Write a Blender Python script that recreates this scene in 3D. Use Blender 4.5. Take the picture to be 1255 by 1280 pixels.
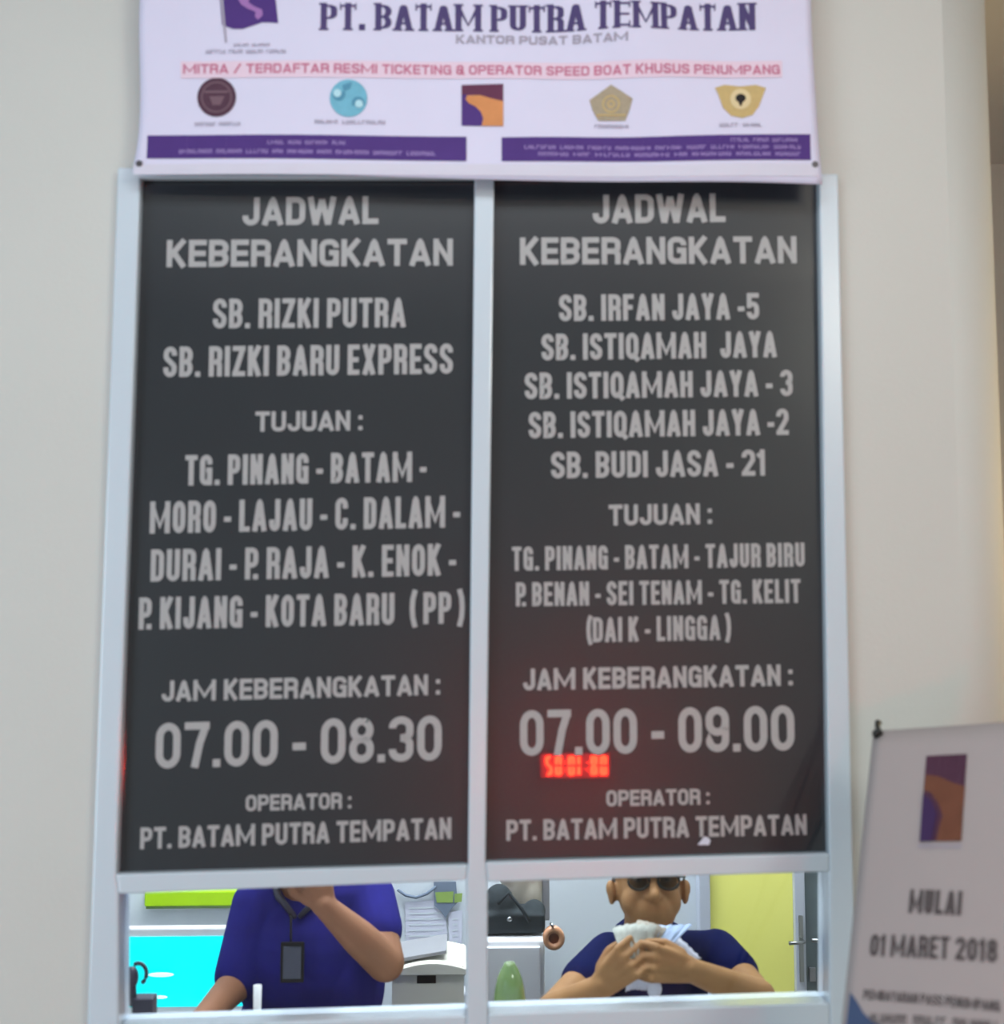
import bpy, bmesh, math, random
from mathutils import Vector, Matrix
random.seed(7)
for o in list(bpy.data.objects): bpy.data.objects.remove(o)
S = bpy.context.scene
COL = S.collection
PI = math.pi

# ------------------------------------------------------------------ camera
CAM = Vector((0.6436, -2.338, 1.900)); YAW = math.radians(1.956); PITCH = math.radians(4.942)
FPX = 1500.0; CX, CY = 627.5, 640.0
FWD = Vector((math.sin(YAW)*math.cos(PITCH), math.cos(YAW)*math.cos(PITCH), math.sin(PITCH)))
RGT = FWD.cross(Vector((0, 0, 1))).normalized(); UPV = RGT.cross(FWD)
cd = bpy.data.cameras.new('camera'); cam = bpy.data.objects.new('camera', cd); COL.objects.link(cam)
m = Matrix((RGT, UPV, -FWD)).transposed().to_4x4(); m.translation = CAM; cam.matrix_world = m
cd.sensor_fit = 'HORIZONTAL'; cd.sensor_width = 36; cd.lens = FPX/1255*36
cd.clip_start = 0.02; cd.clip_end = 60
cd.dof.use_dof = True; cd.dof.focus_distance = 3.6; cd.dof.aperture_fstop = 2.2
S.camera = cam
S.view_settings.view_transform = 'Standard'; S.view_settings.look = 'None'
S.view_settings.gamma = 1; S.view_settings.use_curve_mapping = False; S.view_settings.exposure = 0.07

# ------------------------------------------------------------------ world + lights
w = bpy.data.worlds.new('world'); S.world = w; w.use_nodes = True
w.node_tree.nodes['Background'].inputs[0].default_value = (0.72, 0.80, 0.95, 1)
w.node_tree.nodes['Background'].inputs[1].default_value = 0.35

def area(name, loc, aim, sx, sy, power, colr):
    l = bpy.data.lights.new(name, 'AREA'); l.shape = 'RECTANGLE'; l.size = sx; l.size_y = sy
    l.energy = power; l.color = colr
    o = bpy.data.objects.new(name, l); COL.objects.link(o); o.location = loc
    o.rotation_euler = (Vector(aim)-Vector(loc)).to_track_quat('-Z', 'Y').to_euler(); return o
area('daylight_from_entrance', (-2.35, -2.6, 1.45), (0.5, 0, 1.3), 1.6, 2.2, 60, (0.72, 0.90, 1.0))
area('ceiling_light_hall', (0.7, -1.35, 3.55), (0.7, -0.7, 0), 1.8, 0.5, 21, (0.88, 0.97, 1.0))
area('ceiling_light_hall_rear', (3.0, -3.2, 3.5), (1.2, -1.2, 1.0), 1.0, 1.0, 58, (1.0, 0.97, 0.84))
area('warm_corridor_light', (3.3, 0.6, 2.4), (1.7, 0.2, 1.6), 0.6, 0.6, 14, (1.0, 0.70, 0.26))
area('ceiling_light_office', (0.55, 0.80, 2.66), (0.55, 0.95, 0), 1.4, 0.4, 40, (0.93, 0.97, 1.0))
area('office_front_fill', (0.6, 0.22, 2.64), (0.6, 0.7, 1.0), 1.4, 0.18, 13, (0.97, 0.98, 1.0))  # added fill brightening people and box fronts, not a fitting of the office

# ------------------------------------------------------------------ helpers
def ray(px, py):
    return (FWD + RGT*((px-CX)/FPX) - UPV*((py-CY)/FPX))
def P(px, py, Y=0.0):
    """world point on the vertical plane y = Y under a photo position"""
    d = ray(px, py); t = (Y-CAM.y)/d.y
    return CAM + d*t

def mat(name, rgb, rough=0.5, metal=0, spec=0.5, coat=0, coat_rough=0.03, var=0.0, scale=8, bump=0.0, bscale=200,
        emit=None, estr=0, trans=0, sheen=0):
    M = bpy.data.materials.new(name); M.use_nodes = True; nt = M.node_tree; b = nt.nodes['Principled BSDF']
    b.inputs['Base Color'].default_value = (*rgb, 1); b.inputs['Roughness'].default_value = rough
    b.inputs['Metallic'].default_value = metal; b.inputs['Specular IOR Level'].default_value = spec
    b.inputs['Coat Weight'].default_value = coat; b.inputs['Coat Roughness'].default_value = coat_rough
    b.inputs['Transmission Weight'].default_value = trans; b.inputs['Sheen Weight'].default_value = sheen
    if emit:
        b.inputs['Emission Color'].default_value = (*emit, 1); b.inputs['Emission Strength'].default_value = estr
    tc = nt.nodes.new('ShaderNodeTexCoord')
    if var > 0:
        n = nt.nodes.new('ShaderNodeTexNoise'); n.inputs['Scale'].default_value = scale; n.inputs['Detail'].default_value = 4
        r = nt.nodes.new('ShaderNodeMix'); r.data_type = 'RGBA'
        r.inputs[6].default_value = (*[max(0, c*(1-var)) for c in rgb], 1)
        r.inputs[7].default_value = (*[min(1, c*(1+var)) for c in rgb], 1)
        nt.links.new(tc.outputs['Object'], n.inputs['Vector']); nt.links.new(n.outputs['Fac'], r.inputs[0])
        nt.links.new(r.outputs[2], b.inputs['Base Color'])
    if bump > 0:
        n = nt.nodes.new('ShaderNodeTexNoise'); n.inputs['Scale'].default_value = bscale
        bp = nt.nodes.new('ShaderNodeBump'); bp.inputs['Strength'].default_value = bump; bp.inputs['Distance'].default_value = 0.002
        nt.links.new(tc.outputs['Object'], n.inputs['Vector']); nt.links.new(n.outputs['Fac'], bp.inputs['Height'])
        nt.links.new(bp.outputs['Normal'], b.inputs['Normal'])
    return M

def clear_glass(name, tint=(0.93, 0.96, 0.97), gl=0.06):
    M = bpy.data.materials.new(name); M.use_nodes = True; nt = M.node_tree; nt.nodes.clear()
    o = nt.nodes.new('ShaderNodeOutputMaterial'); mx = nt.nodes.new('ShaderNodeMixShader')
    t = nt.nodes.new('ShaderNodeBsdfTransparent'); t.inputs[0].default_value = (*tint, 1)
    g = nt.nodes.new('ShaderNodeBsdfGlossy'); g.inputs['Roughness'].default_value = 0.02
    fr = nt.nodes.new('ShaderNodeFresnel'); fr.inputs[0].default_value = 1.35
    nt.links.new(fr.outputs[0], mx.inputs[0]); nt.links.new(t.outputs[0], mx.inputs[1]); nt.links.new(g.outputs[0], mx.inputs[2])
    nt.links.new(mx.outputs[0], o.inputs[0]); return M

MT = dict(
    wall=mat('painted_wall', (0.56, 0.562, 0.54), 0.75, var=0.03, scale=3, bump=0.25, bscale=90),
    wall_in=mat('office_wall', (0.64, 0.69, 0.74), 0.7, var=0.03, scale=3),
    floor=mat('tile_floor', (0.42, 0.40, 0.37), 0.35, var=0.08, scale=5),
    ceil=mat('ceiling_paint', (0.7, 0.7, 0.7), 0.8, var=0.02),
    frame=mat('white_powder_coat', (0.555, 0.635, 0.72), 0.30, spec=0.5, coat=1.0, coat_rough=0.21, var=0.015, scale=6),
    board=mat('black_gloss_sheet', (0.021, 0.026, 0.033), 0.30, spec=0.4, coat=1.0, coat_rough=0.02, var=0.12, scale=4),
    silver=mat('grey_vinyl_letters', (0.38, 0.375, 0.385), 0.45, spec=0.4, var=0.07, scale=60),
    banner=mat('banner_vinyl', (0.64, 0.62, 0.79), 0.45, var=0.025, scale=9),
    hem=mat('banner_hem', (0.60, 0.58, 0.69), 0.5, var=0.03, scale=12),
    navy=mat('navy_ink', (0.075, 0.055, 0.16), 0.5),
    purple=mat('purple_ink', (0.075, 0.035, 0.19), 0.45, var=0.1, scale=20),
    lilac=mat('lilac_ink', (0.34, 0.24, 0.52), 0.5),
    greyink=mat('grey_ink', (0.36, 0.33, 0.42), 0.5),
    red=mat('red_ink', (0.52, 0.17, 0.27), 0.5),
    pinkhalo=mat('pink_ink', (0.72, 0.56, 0.68), 0.5),
    maroon=mat('maroon_ink', (0.085, 0.04, 0.065), 0.5, var=0.25, scale=120),
    maroon2=mat('maroon_light_ink', (0.17, 0.10, 0.13), 0.5),
    cyanink=mat('cyan_ink', (0.16, 0.42, 0.56), 0.5, var=0.15, scale=60),
    cyan2=mat('pale_cyan_ink', (0.42, 0.66, 0.75), 0.5),
    cyan3=mat('deep_cyan_ink', (0.09, 0.27, 0.40), 0.5),
    orange=mat('orange_ink', (0.60, 0.25, 0.10), 0.5, var=0.15, scale=40),
    rust=mat('rust_ink', (0.17, 0.065, 0.04), 0.5, var=0.2, scale=30),
    plum=mat('plum_ink', (0.12, 0.035, 0.075), 0.5, var=0.15, scale=40),
    gold=mat('gold_ink', (0.36, 0.30, 0.22), 0.5, var=0.22, scale=140),
    gold2=mat('yellow_gold_ink', (0.52, 0.38, 0.17), 0.5, var=0.12, scale=90),
    gold3=mat('pale_gold_ink', (0.66, 0.54, 0.32), 0.5),
    pinkink=mat('pink_symbol_ink', (0.33, 0.16, 0.42), 0.5),
    black=mat('black_ink', (0.02, 0.018, 0.02), 0.5),
    brass=mat('grommet_metal', (0.10, 0.09, 0.10), 0.35, metal=0.8),
    poster=mat('poster_vinyl', (0.37, 0.325, 0.325), 0.5, var=0.03, scale=8),
    plumdark=mat('dark_plum_ink', (0.075, 0.03, 0.055), 0.5, var=0.2, scale=40), bluedark=mat('dark_purple_ink', (0.05, 0.025, 0.085), 0.5),
    rustdark=mat('dark_rust_ink', (0.15, 0.058, 0.035), 0.5, var=0.25, scale=25),
    posterink=mat('poster_ink', (0.085, 0.07, 0.072), 0.5, var=0.2, scale=60),
    blueink=mat('blue_ink', (0.055, 0.085, 0.17), 0.5, var=0.1, scale=30),
    darkmetal=mat('dark_metal', (0.03, 0.032, 0.03), 0.4, metal=0.6),
    steel=mat('brushed_steel', (0.35, 0.36, 0.37), 0.3, metal=1.0),
    shirt_blue=mat('blue_polo_knit', (0.022, 0.020, 0.175), 0.9, var=0.3, scale=14, bump=0.3, bscale=400, spec=.06),
    shirt_navy=mat('navy_polo_knit', (0.004, 0.007, 0.050), 0.9, var=0.3, scale=12, bump=0.3, bscale=400, spec=.06),
    trousers=mat('dark_trousers', (0.02, 0.02, 0.03), 0.9, var=0.15),
    skin=mat('brown_skin', (0.32, 0.165, 0.068), 0.6, spec=0.25, var=0.16, scale=18, bump=0.15, bscale=250),
    skin2=mat('darker_brown_skin', (0.27, 0.125, 0.070), 0.6, spec=0.25, var=0.18, scale=16, bump=0.15, bscale=250),
    lips=mat('lip_skin', (0.16, 0.055, 0.045), 0.45),
    hair=mat('black_hair', (0.012, 0.010, 0.010), 0.5, var=0.3, scale=90, bump=0.6, bscale=300),
    eyew=mat('eye_white', (0.55, 0.52, 0.5), 0.25),
    lens=clear_glass('spectacle_lens', (0.45, 0.42, 0.40)),
    glass=clear_glass('window_glass'),
    screen=mat('cyan_screen', (0.0, 0.1, 0.1), 0.2, emit=(0.0, 0.93, 1.0), estr=1.35),
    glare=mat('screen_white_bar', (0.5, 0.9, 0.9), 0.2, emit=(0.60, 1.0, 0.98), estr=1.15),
    white=mat('white_plastic', (0.80, 0.81, 0.84), 0.35, var=0.02),
    cream=mat('cream_cardboard', (0.78, 0.76, 0.66), 0.7, var=0.06, scale=10),
    greyplastic=mat('grey_plastic', (0.28, 0.28, 0.30), 0.5, var=0.05),
    darkplastic=mat('dark_plastic', (0.025, 0.022, 0.045), 0.4, var=0.1),
    blackfabric=mat('black_fabric', (0.012, 0.019, 0.024), 0.85, var=0.3, scale=20, bump=0.4, bscale=150),
    beigefab=mat('beige_fabric', (0.40, 0.36, 0.30), 0.85, var=0.08, scale=15, bump=0.3, bscale=120),
    lime=mat('lime_plastic', (0.42, 0.72, 0.0), 0.4, var=0.05, scale=20),
    yellow=mat('yellow_panel', (0.95, 0.92, 0.24), 0.4, var=0.04, scale=5),
    greyglass=mat('grey_frosted_glass', (0.13, 0.17, 0.19), 0.25, var=0.35, scale=9),
    alu=mat('office_door_frame', (0.50, 0.53, 0.62), 0.35, var=0.02),
    paper=mat('white_paper', (0.62, 0.63, 0.74), 0.7, var=0.03, scale=6),
    note=mat('pale_green_grey_note', (0.42, 0.44, 0.40), 0.7, var=0.25, scale=30),
    note2=mat('pale_blue_note', (0.34, 0.44, 0.62), 0.7, var=0.35, scale=26),
    greenglaze=mat('green_glaze', (0.16, 0.26, 0.09), 0.12, coat=0.6, var=0.3, scale=14),
    greenink=mat('yellow_green_ink', (0.26, 0.38, 0.10), 0.6, var=0.2, scale=40),
    slate=mat('slate_ink', (0.16, 0.20, 0.27), 0.6, var=0.1, scale=40),
    tape=mat('tan_tape', (0.62, 0.30, 0.16), 0.2, coat=.5, var=0.1),
    tapecore=mat('tape_core', (0.22, 0.07, 0.04), 0.6),
    wood=mat('counter_laminate', (0.42, 0.40, 0.38), 0.4, var=0.06),
    led=mat('red_led', (0.3, 0.0, 0.0), 0.4, emit=(1.0, 0.022, 0.006), estr=200),
    leddim=mat('red_led_lens', (0.12, 0.0, 0.0), 0.25, emit=(1.0, 0.01, 0.01), estr=8.0),
    badge=mat('grey_badge_card', (0.06, 0.065, 0.10), 0.3, var=0.2, scale=50),
)

for k_ in 'navy purple lilac greyink red pinkhalo maroon maroon2 cyanink cyan2 cyan3 orange rust plum gold gold2 gold3 pinkink black poster posterink blueink plumdark bluedark rustdark banner hem greenink slate'.split():
    b_ = MT[k_].node_tree.nodes['Principled BSDF']; b_.inputs['Specular IOR Level'].default_value = 0.15; b_.inputs['Roughness'].default_value = 0.65

def setp(o, label=None, cat=None, group=None, kind=None):
    if label: o['label'] = label
    if cat: o['category'] = cat
    if group: o['group'] = group
    if kind: o['kind'] = kind
    return o
def empty(name, loc, label=None, cat=None, group=None, kind=None):
    o = bpy.data.objects.new(name, None); COL.objects.link(o); o.location = loc; o.empty_display_size = 0.05
    return setp(o, label, cat, group, kind)
def link(name, me, material, parent=None):
    o = bpy.data.objects.new(name, me); COL.objects.link(o)
    if material is not None:
        me.materials.clear(); me.materials.append(material)
    if parent is not None:
        o.parent = parent; o.location = -Vector(parent.matrix_parent_loc) if False else (0, 0, 0)
        o.matrix_parent_inverse = Matrix.Translation(parent_world(parent)).inverted()
    return o
def parent_world(p):
    v = Vector(p.location)
    return v
# parts are built in world coordinates; origin of the part mesh is kept at the world origin offset by the inverse
def obj(name, bm, material, parent=None, smooth=False, bevel=0, seg=2):
    bmesh.ops.recalc_face_normals(bm, faces=bm.faces)
    me = bpy.data.meshes.new(name); bm.to_mesh(me); bm.free()
    if smooth:
        for p in me.polygons: p.use_smooth = True
    # put the origin at the mesh centre
    if len(me.vertices):
        c = sum((v.co for v in me.vertices), Vector())/len(me.vertices)
        me.transform(Matrix.Translation(-c))
    else: c = Vector()
    o = bpy.data.objects.new(name, me); COL.objects.link(o); me.materials.append(material)
    if parent is not None:
        o.parent = parent
        pw = Vector(parent.location); g = parent.parent
        while g is not None: pw += Vector(g.location); g = g.parent
        o.location = c-pw
    else: o.location = c
    if bevel:
        b = o.modifiers.new('bevel', 'BEVEL'); b.width = bevel; b.segments = seg; b.limit_method = 'ANGLE'
    return o

def nbm(): return bmesh.new()
def box(bm, x0, x1, y0, y1, z0, z1):
    v = [bm.verts.new((x, y, z)) for z in (z0, z1) for y in (y0, y1) for x in (x0, x1)]
    for f in ((0, 1, 3, 2), (4, 5, 7, 6), (0, 1, 5, 4), (2, 3, 7, 6), (0, 2, 6, 4), (1, 3, 7, 5)): bm.faces.new([v[i] for i in f])
    return bm
def prism(bm, pts, y0, y1):
    """pts: (x, z) outline, extruded along y"""
    a = [bm.verts.new((x, y0, z)) for x, z in pts]; b = [bm.verts.new((x, y1, z)) for x, z in pts]
    n = len(pts); bm.faces.new(a); bm.faces.new(b[::-1])
    for i in range(n): bm.faces.new((a[i], a[(i+1) % n], b[(i+1) % n], b[i]))
    return bm
def pquad(pix, Y):
    return [((P(x, y, Y)).x, (P(x, y, Y)).z) for x, y in pix]
def frame_of(d):
    d = d.normalized(); a = Vector((0, 0, 1)) if abs(d.z) < 0.9 else Vector((1, 0, 0))
    u = d.cross(a).normalized(); return u, d.cross(u).normalized(), d
def tube(bm, pts, r, n=10, cap=True):
    rings = []
    pts = [Vector(p) for p in pts]
    for i, p in enumerate(pts):
        d = (pts[min(i+1, len(pts)-1)]-pts[max(i-1, 0)])
        u, v, _ = frame_of(d); rr = r[i] if isinstance(r, (list, tuple)) else r
        rings.append([bm.verts.new(p+(u*math.cos(2*PI*k/n)+v*math.sin(2*PI*k/n))*rr) for k in range(n)])
    for a, b in zip(rings, rings[1:]):
        for k in range(n): bm.faces.new((a[k], a[(k+1) % n], b[(k+1) % n], b[k]))
    if cap: bm.faces.new(rings[0][::-1]); bm.faces.new(rings[-1])
    return bm
def lathe(bm, c, prof, n=28, axis='z'):
    """prof: (radius, height) pairs"""
    c = Vector(c); rings = []
    for r, h in prof:
        ring = []
        for k in range(n):
            a = 2*PI*k/n
            q = Vector((r*math.cos(a), r*math.sin(a), h)) if axis == 'z' else Vector((r*math.cos(a), h, r*math.sin(a)))
            ring.append(bm.verts.new(c+q))
        rings.append(ring)
    for a, b in zip(rings, rings[1:]):
        for k in range(n): bm.faces.new((a[k], a[(k+1) % n], b[(k+1) % n], b[k]))
    bm.faces.new(rings[0][::-1]); bm.faces.new(rings[-1]); return bm
def ell(bm, c, r, rot=None, n=14):
    mtx = Matrix.Translation(Vector(c)) @ (rot.to_4x4() if rot else Matrix.Identity(4)) @ Matrix.Diagonal((*r, 1))
    bmesh.ops.create_uvsphere(bm, u_segments=n*2, v_segments=n, radius=1, matrix=mtx); return bm
def cap(bm, p0, p1, r0, r1, n=16):
    """tapered capsule"""
    p0 = Vector(p0); p1 = Vector(p1); d = p1-p0; L = d.length; u, v, w_ = frame_of(d)
    prof = [(r0*math.sin(a), -r0*math.cos(a)) for a in [PI/2*k/5 for k in range(0, 6)]]
    prof += [(r0+(r1-r0)*t, L*t) for t in (0.25, 0.5, 0.75)]
    prof += [(r1*math.cos(a), L+r1*math.sin(a)) for a in [PI/2*k/5 for k in range(0, 6)]]
    rings = []
    for r, h in prof:
        if r < 1e-4: r = 1e-4
        rings.append([bm.verts.new(p0+w_*h+(u*math.cos(2*PI*k/n)+v*math.sin(2*PI*k/n))*r) for k in range(n)])
    for a, b in zip(rings, rings[1:]):
        for k in range(n): bm.faces.new((a[k], a[(k+1) % n], b[(k+1) % n], b[k]))
    bm.faces.new(rings[0][::-1]); bm.faces.new(rings[-1]); return bm
def fused(name, bm, material, parent, voxel=0.005, smooth=6):
    """closed overlapping volumes welded into ONE continuous skin"""
    o = obj(name, bm, material, parent)
    r = o.modifiers.new('weld', 'REMESH'); r.mode = 'VOXEL'; r.voxel_size = voxel; r.use_smooth_shade = True
    s = o.modifiers.new('smooth', 'SMOOTH'); s.iterations = smooth; s.factor = 0.5
    dg = bpy.context.evaluated_depsgraph_get(); dg.update()
    me = bpy.data.meshes.new_from_object(o.evaluated_get(dg)); o.modifiers.clear(); o.data = me
    for p in me.polygons: p.use_smooth = True
    me.materials.clear(); me.materials.append(material); return o

# ------------------------------------------------------------------ stroke lettering
def arc(cx, cy, rx, ry, a0, a1, n=7):
    return [(cx+rx*math.cos(math.radians(a0+(a1-a0)*i/n)), cy+ry*math.sin(math.radians(a0+(a1-a0)*i/n))) for i in range(n+1)]
BASEW = dict(M=.80, W=.74, I=0, J=.44, T=.50, A=.56, Q=.52, X=.52, Z=.48, L=.42, F=.43, E=.45)
def glyph(ch, w, t):
    """list of (polyline, closed) in a cell w wide and 1 high; strokes t thick"""
    l, r, b, T, mid = t/2, w-t/2, t/2, 1-t/2, 0.5; c = w/2
    rx = max(0.02, min((r-l)/2, max(0.2, t*.6))); ry = max(rx, 0.16); e0, e1 = 0, 1
    def rr(x0, y0, x1, y1, ry=ry):
        ry = min(ry, (y1-y0)/2)
        return arc(x1-rx, y1-ry, rx, ry, 0, 90)+arc(x0+rx, y1-ry, rx, ry, 90, 180)+arc(x0+rx, y0+ry, rx, ry, 180, 270)+arc(x1-rx, y0+ry, rx, ry, 270, 360)
    O = lambda *p: (list(p), False)
    if ch == 'A': return [O((l*.9, e0), (c-t*.08, T)), O((w-l*.9, e0), (c+t*.08, T)), O((l+w*.14, .27), (w-l-w*.14, .27)), O((c-t*.35, T), (c+t*.35, T))]
    if ch == 'B': return [O((l, e0), (l, e1)), (([(l, T)]+arc(r-rx, T-(T-mid)/2, rx, (T-mid)/2, 90, -90)+[(l, mid)]), False), (([(l, mid)]+arc(r-rx, b+(mid-b)/2, rx, (mid-b)/2, 90, -90)+[(l, b)]), False)]
    if ch == 'C': return [([(r, .66)]+arc(r-rx, T-ry, rx, ry, 0, 90)+arc(l+rx, T-ry, rx, ry, 90, 180)+arc(l+rx, b+ry, rx, ry, 180, 270)+arc(r-rx, b+ry, rx, ry, 270, 360)+[(r, .36)], False)]
    if ch == 'D': return [O((l, e0), (l, e1)), ([(l, T)]+arc(r-rx, T-ry, rx, ry, 90, 0)+arc(r-rx, b+ry, rx, ry, 0, -90)+[(l, b)], False)]
    if ch == 'E': return [O((l, e0), (l, e1)), O((l, T), (w, T)), O((l, mid), (w-.03, mid)), O((l, b), (w, b))]
    if ch == 'F': return [O((l, e0), (l, e1)), O((l, T), (w, T)), O((l, mid), (w-.04, mid))]
    if ch == 'G': return [([(r, .68)]+arc(r-rx, T-ry, rx, ry, 0, 90)+arc(l+rx, T-ry, rx, ry, 90, 180)+arc(l+rx, b+ry, rx, ry, 180, 270)+arc(r-rx, b+ry, rx, ry, 270, 360)+[(r, .5), (c, .5)], False), O((r, e0), (r, .5))]
    if ch == 'H': return [O((l, e0), (l, e1)), O((r, e0), (r, e1)), O((l, mid), (r, mid))]
    if ch == 'I': return [O((t/2, e0), (t/2, e1))]
    if ch == 'J': return [([(r, e1)]+[(r, b+ry)]+arc(r-rx, b+ry, rx, ry, 0, -90)+arc(l+rx, b+ry, rx, ry, 270, 180)+[(l, .36)], False)]
    if ch == 'K': return [O((l, e0), (l, e1)), O((l, .36), (w-l*.8, e1)), O((l+w*.22, .54), (w-l*.8, e0))]
    if ch == 'L': return [O((l, e0), (l, e1)), O((l, b), (w, b))]
    if ch == 'M': return [O((l, e0), (l, e1)), O((r, e0), (r, e1)), ([(l, e1-.10), (c, .22), (r, e1-.10)], False, .62)]
    if ch == 'N': return [O((l, e0), (l, e1)), O((r, e0), (r, e1)), ([(l, e1-.08), (r, .08)], False, .85)]
    if ch in 'O0': return [(rr(l, b, r, T, .24), True)]
    if ch == 'P': return [O((l, e0), (l, e1)), ([(l, T)]+arc(r-rx, T-.14, rx, .14, 90, 0)+arc(r-rx, .45+.14, rx, .14, 0, -90)+[(l, .45)], False)]
    if ch == 'Q': return [(rr(l, b, r, T, .24), True), O((c, .22), (w, -.06))]
    if ch == 'R': return [O((l, e0), (l, e1)), ([(l, T)]+arc(r-rx, T-.13, rx, .13, 90, 0)+arc(r-rx, .48+.13, rx, .13, 0, -90)+[(l, .48)], False), ([(c+.02, .48)]+arc(r-rx, .48-.12, rx, .12, 90, 0)+[(r, e0)], False)]
    if ch in 'S': return [([(r, .70), (r, T-ry)]+arc(r-rx, T-ry, rx, ry, 0, 90)+arc(l+rx, T-ry, rx, ry, 90, 180)+[(l, .66), (l+.03, .60), (r-.03, .40), (r, .34)]+arc(r-rx, b+ry, rx, ry, 0, -90)+arc(l+rx, b+ry, rx, ry, 270, 180)+[(l, .32)], False)]
    if ch == 'T': return [O((c, e0), (c, e1)), O((0, T), (w, T))]
    if ch == 'U': return [([(l, e1), (l, b+ry)]+arc(l+rx, b+ry, rx, ry, 180, 270)+arc(r-rx, b+ry, rx, ry, 270, 360)+[(r, e1)], False)]
    if ch == 'V': return [O((l*.9, e1), (c, b)), O((w-l*.9, e1), (c, b))]
    if ch == 'W': return [O((l*.9, e1), (w*.28, 0)), O((c, e1-.1), (w*.28, 0)), O((c, e1-.1), (w*.72, 0)), O((w-l*.9, e1), (w*.72, 0))]
    if ch == 'X': return [O((l, e0), (r, e1)), O((l, e1), (r, e0))]
    if ch == 'Y': return [O((c, e0), (c, .45)), O((l*.9, e1), (c, .42)), O((w-l*.9, e1), (c, .42))]
    if ch == 'Z': return [O((0, T), (w, T)), O((0, b), (w, b)), O((r, T), (l, b))]
    if ch == '1': return [O((r-.02, e0), (r-.02, e1)), O((0, .74), (r, .86))]
    if ch == '2': return [([(l, .70), (l, T-ry)]+arc(l+rx, T-ry, rx, ry, 180, 90)+arc(r-rx, T-ry, rx, ry, 90, 0)+[(r, .6), (l+.02, b+.04)], False), O((0, b), (w, b))]
    if ch == '3': return [([(l, .74)]+arc(l+rx, T-.16, rx, .16, 180, 90)+arc(r-rx, T-.16, rx, .16, 90, 0)+arc(r-rx, .52+.12, rx, .12, 0, -90)+[(c-.02, .52)], False), ([(c, .52)]+arc(r-rx, .52-.14, rx, .14, 90, 0)+arc(r-rx, b+.16, rx, .16, 0, -90)+arc(l+rx, b+.16, rx, .16, 270, 180)+[(l, .28)], False)]
    if ch == '5': return [O((l+.01, T), (w, T)), ([(l+.01, e1), (l+.01, .52)]+arc(l+rx, .46, rx, .12, 150, 90)+arc(r-rx, .42, rx, .16, 90, 0)+arc(r-rx, b+.16, rx, .16, 0, -90)+arc(l+rx, b+.16, rx, .16, 270, 180)+[(l, .28)], False)]
    if ch == '7': return [O((0, T), (w, T)), ([(r, T), (w*.62, .55), (w*.42, 0)], False)]
    if ch == '8': return [(rr(l+.01, .52, r-.01, T, .2), True), (rr(l, b, r, .52, .2), True)]
    if ch == '9': return [(rr(l, .44, r, T, .2), True), ([(r, .7), (r, b+ry)]+arc(r-rx, b+ry, rx, ry, 0, -90)+arc(l+rx, b+ry, rx, ry, 270, 180)+[(l, .26)], False)]
    if ch == '.': return [O((t/2, 0), (t/2, t*1.05))]
    if ch == ':': return [O((t/2, .02), (t/2, .02+t)), O((t/2, .55), (t/2, .55+t))]
    if ch == '-': return [O((0, .40), (w, .40))]
    if ch == '(': return [([(w, 1.08), (l+.02, .8), (l, .5), (l+.02, .2), (w, -.10)], False)]
    if ch == ')': return [([(0, 1.08), (w-l-.02, .8), (w-l, .5), (w-l-.02, .2), (0, -.10)], False)]
    if ch == '/': return [O((l, 0), (r, 1))]
    if ch == '&': return [(rr(l+.03, .52, r-.05, T, .2), True), (rr(l, b, r-.03, .52, .2), True), O((c, .4), (w, 0))]
    return []
def gw(ch, k, t):
    if ch == ' ': return .24*k
    if ch in '.:I': return t
    if ch == '-': return .27*max(k, .8)
    if ch in '()': return .22*k
    if ch == '1': return .30*k
    return max(BASEW.get(ch, .50)*k, 2.05*t)
def stroke_poly(pts, closed, t, ax=1.0):
    """quads of a mitred band; ax widens uprights relative to level strokes"""
    p = [(x/ax, y) for x, y in pts]
    q = [p[0]]
    for a in p[1:]:
        if math.hypot(a[0]-q[-1][0], a[1]-q[-1][1]) > 1e-4: q.append(a)
    if closed and math.hypot(q[0][0]-q[-1][0], q[0][1]-q[-1][1]) < 1e-4: q.pop()
    n = len(q); L = []; R = []
    for i in range(n):
        def dirn(a, b):
            d = (b[0]-a[0], b[1]-a[1]); h = math.hypot(*d) or 1; return (d[0]/h, d[1]/h)
        if closed: d0 = dirn(q[i-1], q[i]); d1 = dirn(q[i], q[(i+1) % n])
        else:
            d1 = dirn(q[i], q[i+1]) if i < n-1 else dirn(q[i-1], q[i]); d0 = dirn(q[i-1], q[i]) if i > 0 else d1
        nx, ny = -(d0[1]+d1[1]), d0[0]+d1[0]; h = math.hypot(nx, ny) or 1; nx /= h; ny /= h
        cs = max(.5, nx*-d1[1]+ny*d1[0]); s = t/2/cs
        L.append(((q[i][0]+nx*s)*ax, q[i][1]+ny*s)); R.append(((q[i][0]-nx*s)*ax, q[i][1]-ny*s))
    out = []
    for i in range(n if closed else n-1):
        j = (i+1) % n; out += [[L[i], R[i], R[j]], [L[i], R[j], L[j]]]
    return out
SERIF = dict(P=[(0, 0, 'l')], T=[(0, 0, 'c')], B=[], A=[(0, 0, 'l'), (0, 0, 'r')], M=[(0, 0, 'l'), (0, 0, 'r'), (0, 1, 'l'), (0, 1, 'r')],
             U=[(0, 1, 'l'), (0, 1, 'r')], R=[(0, 0, 'l'), (0, 0, 'r')], E=[], N=[(0, 0, 'l'), (0, 1, 'l'), (0, 1, 'r')])
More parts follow.
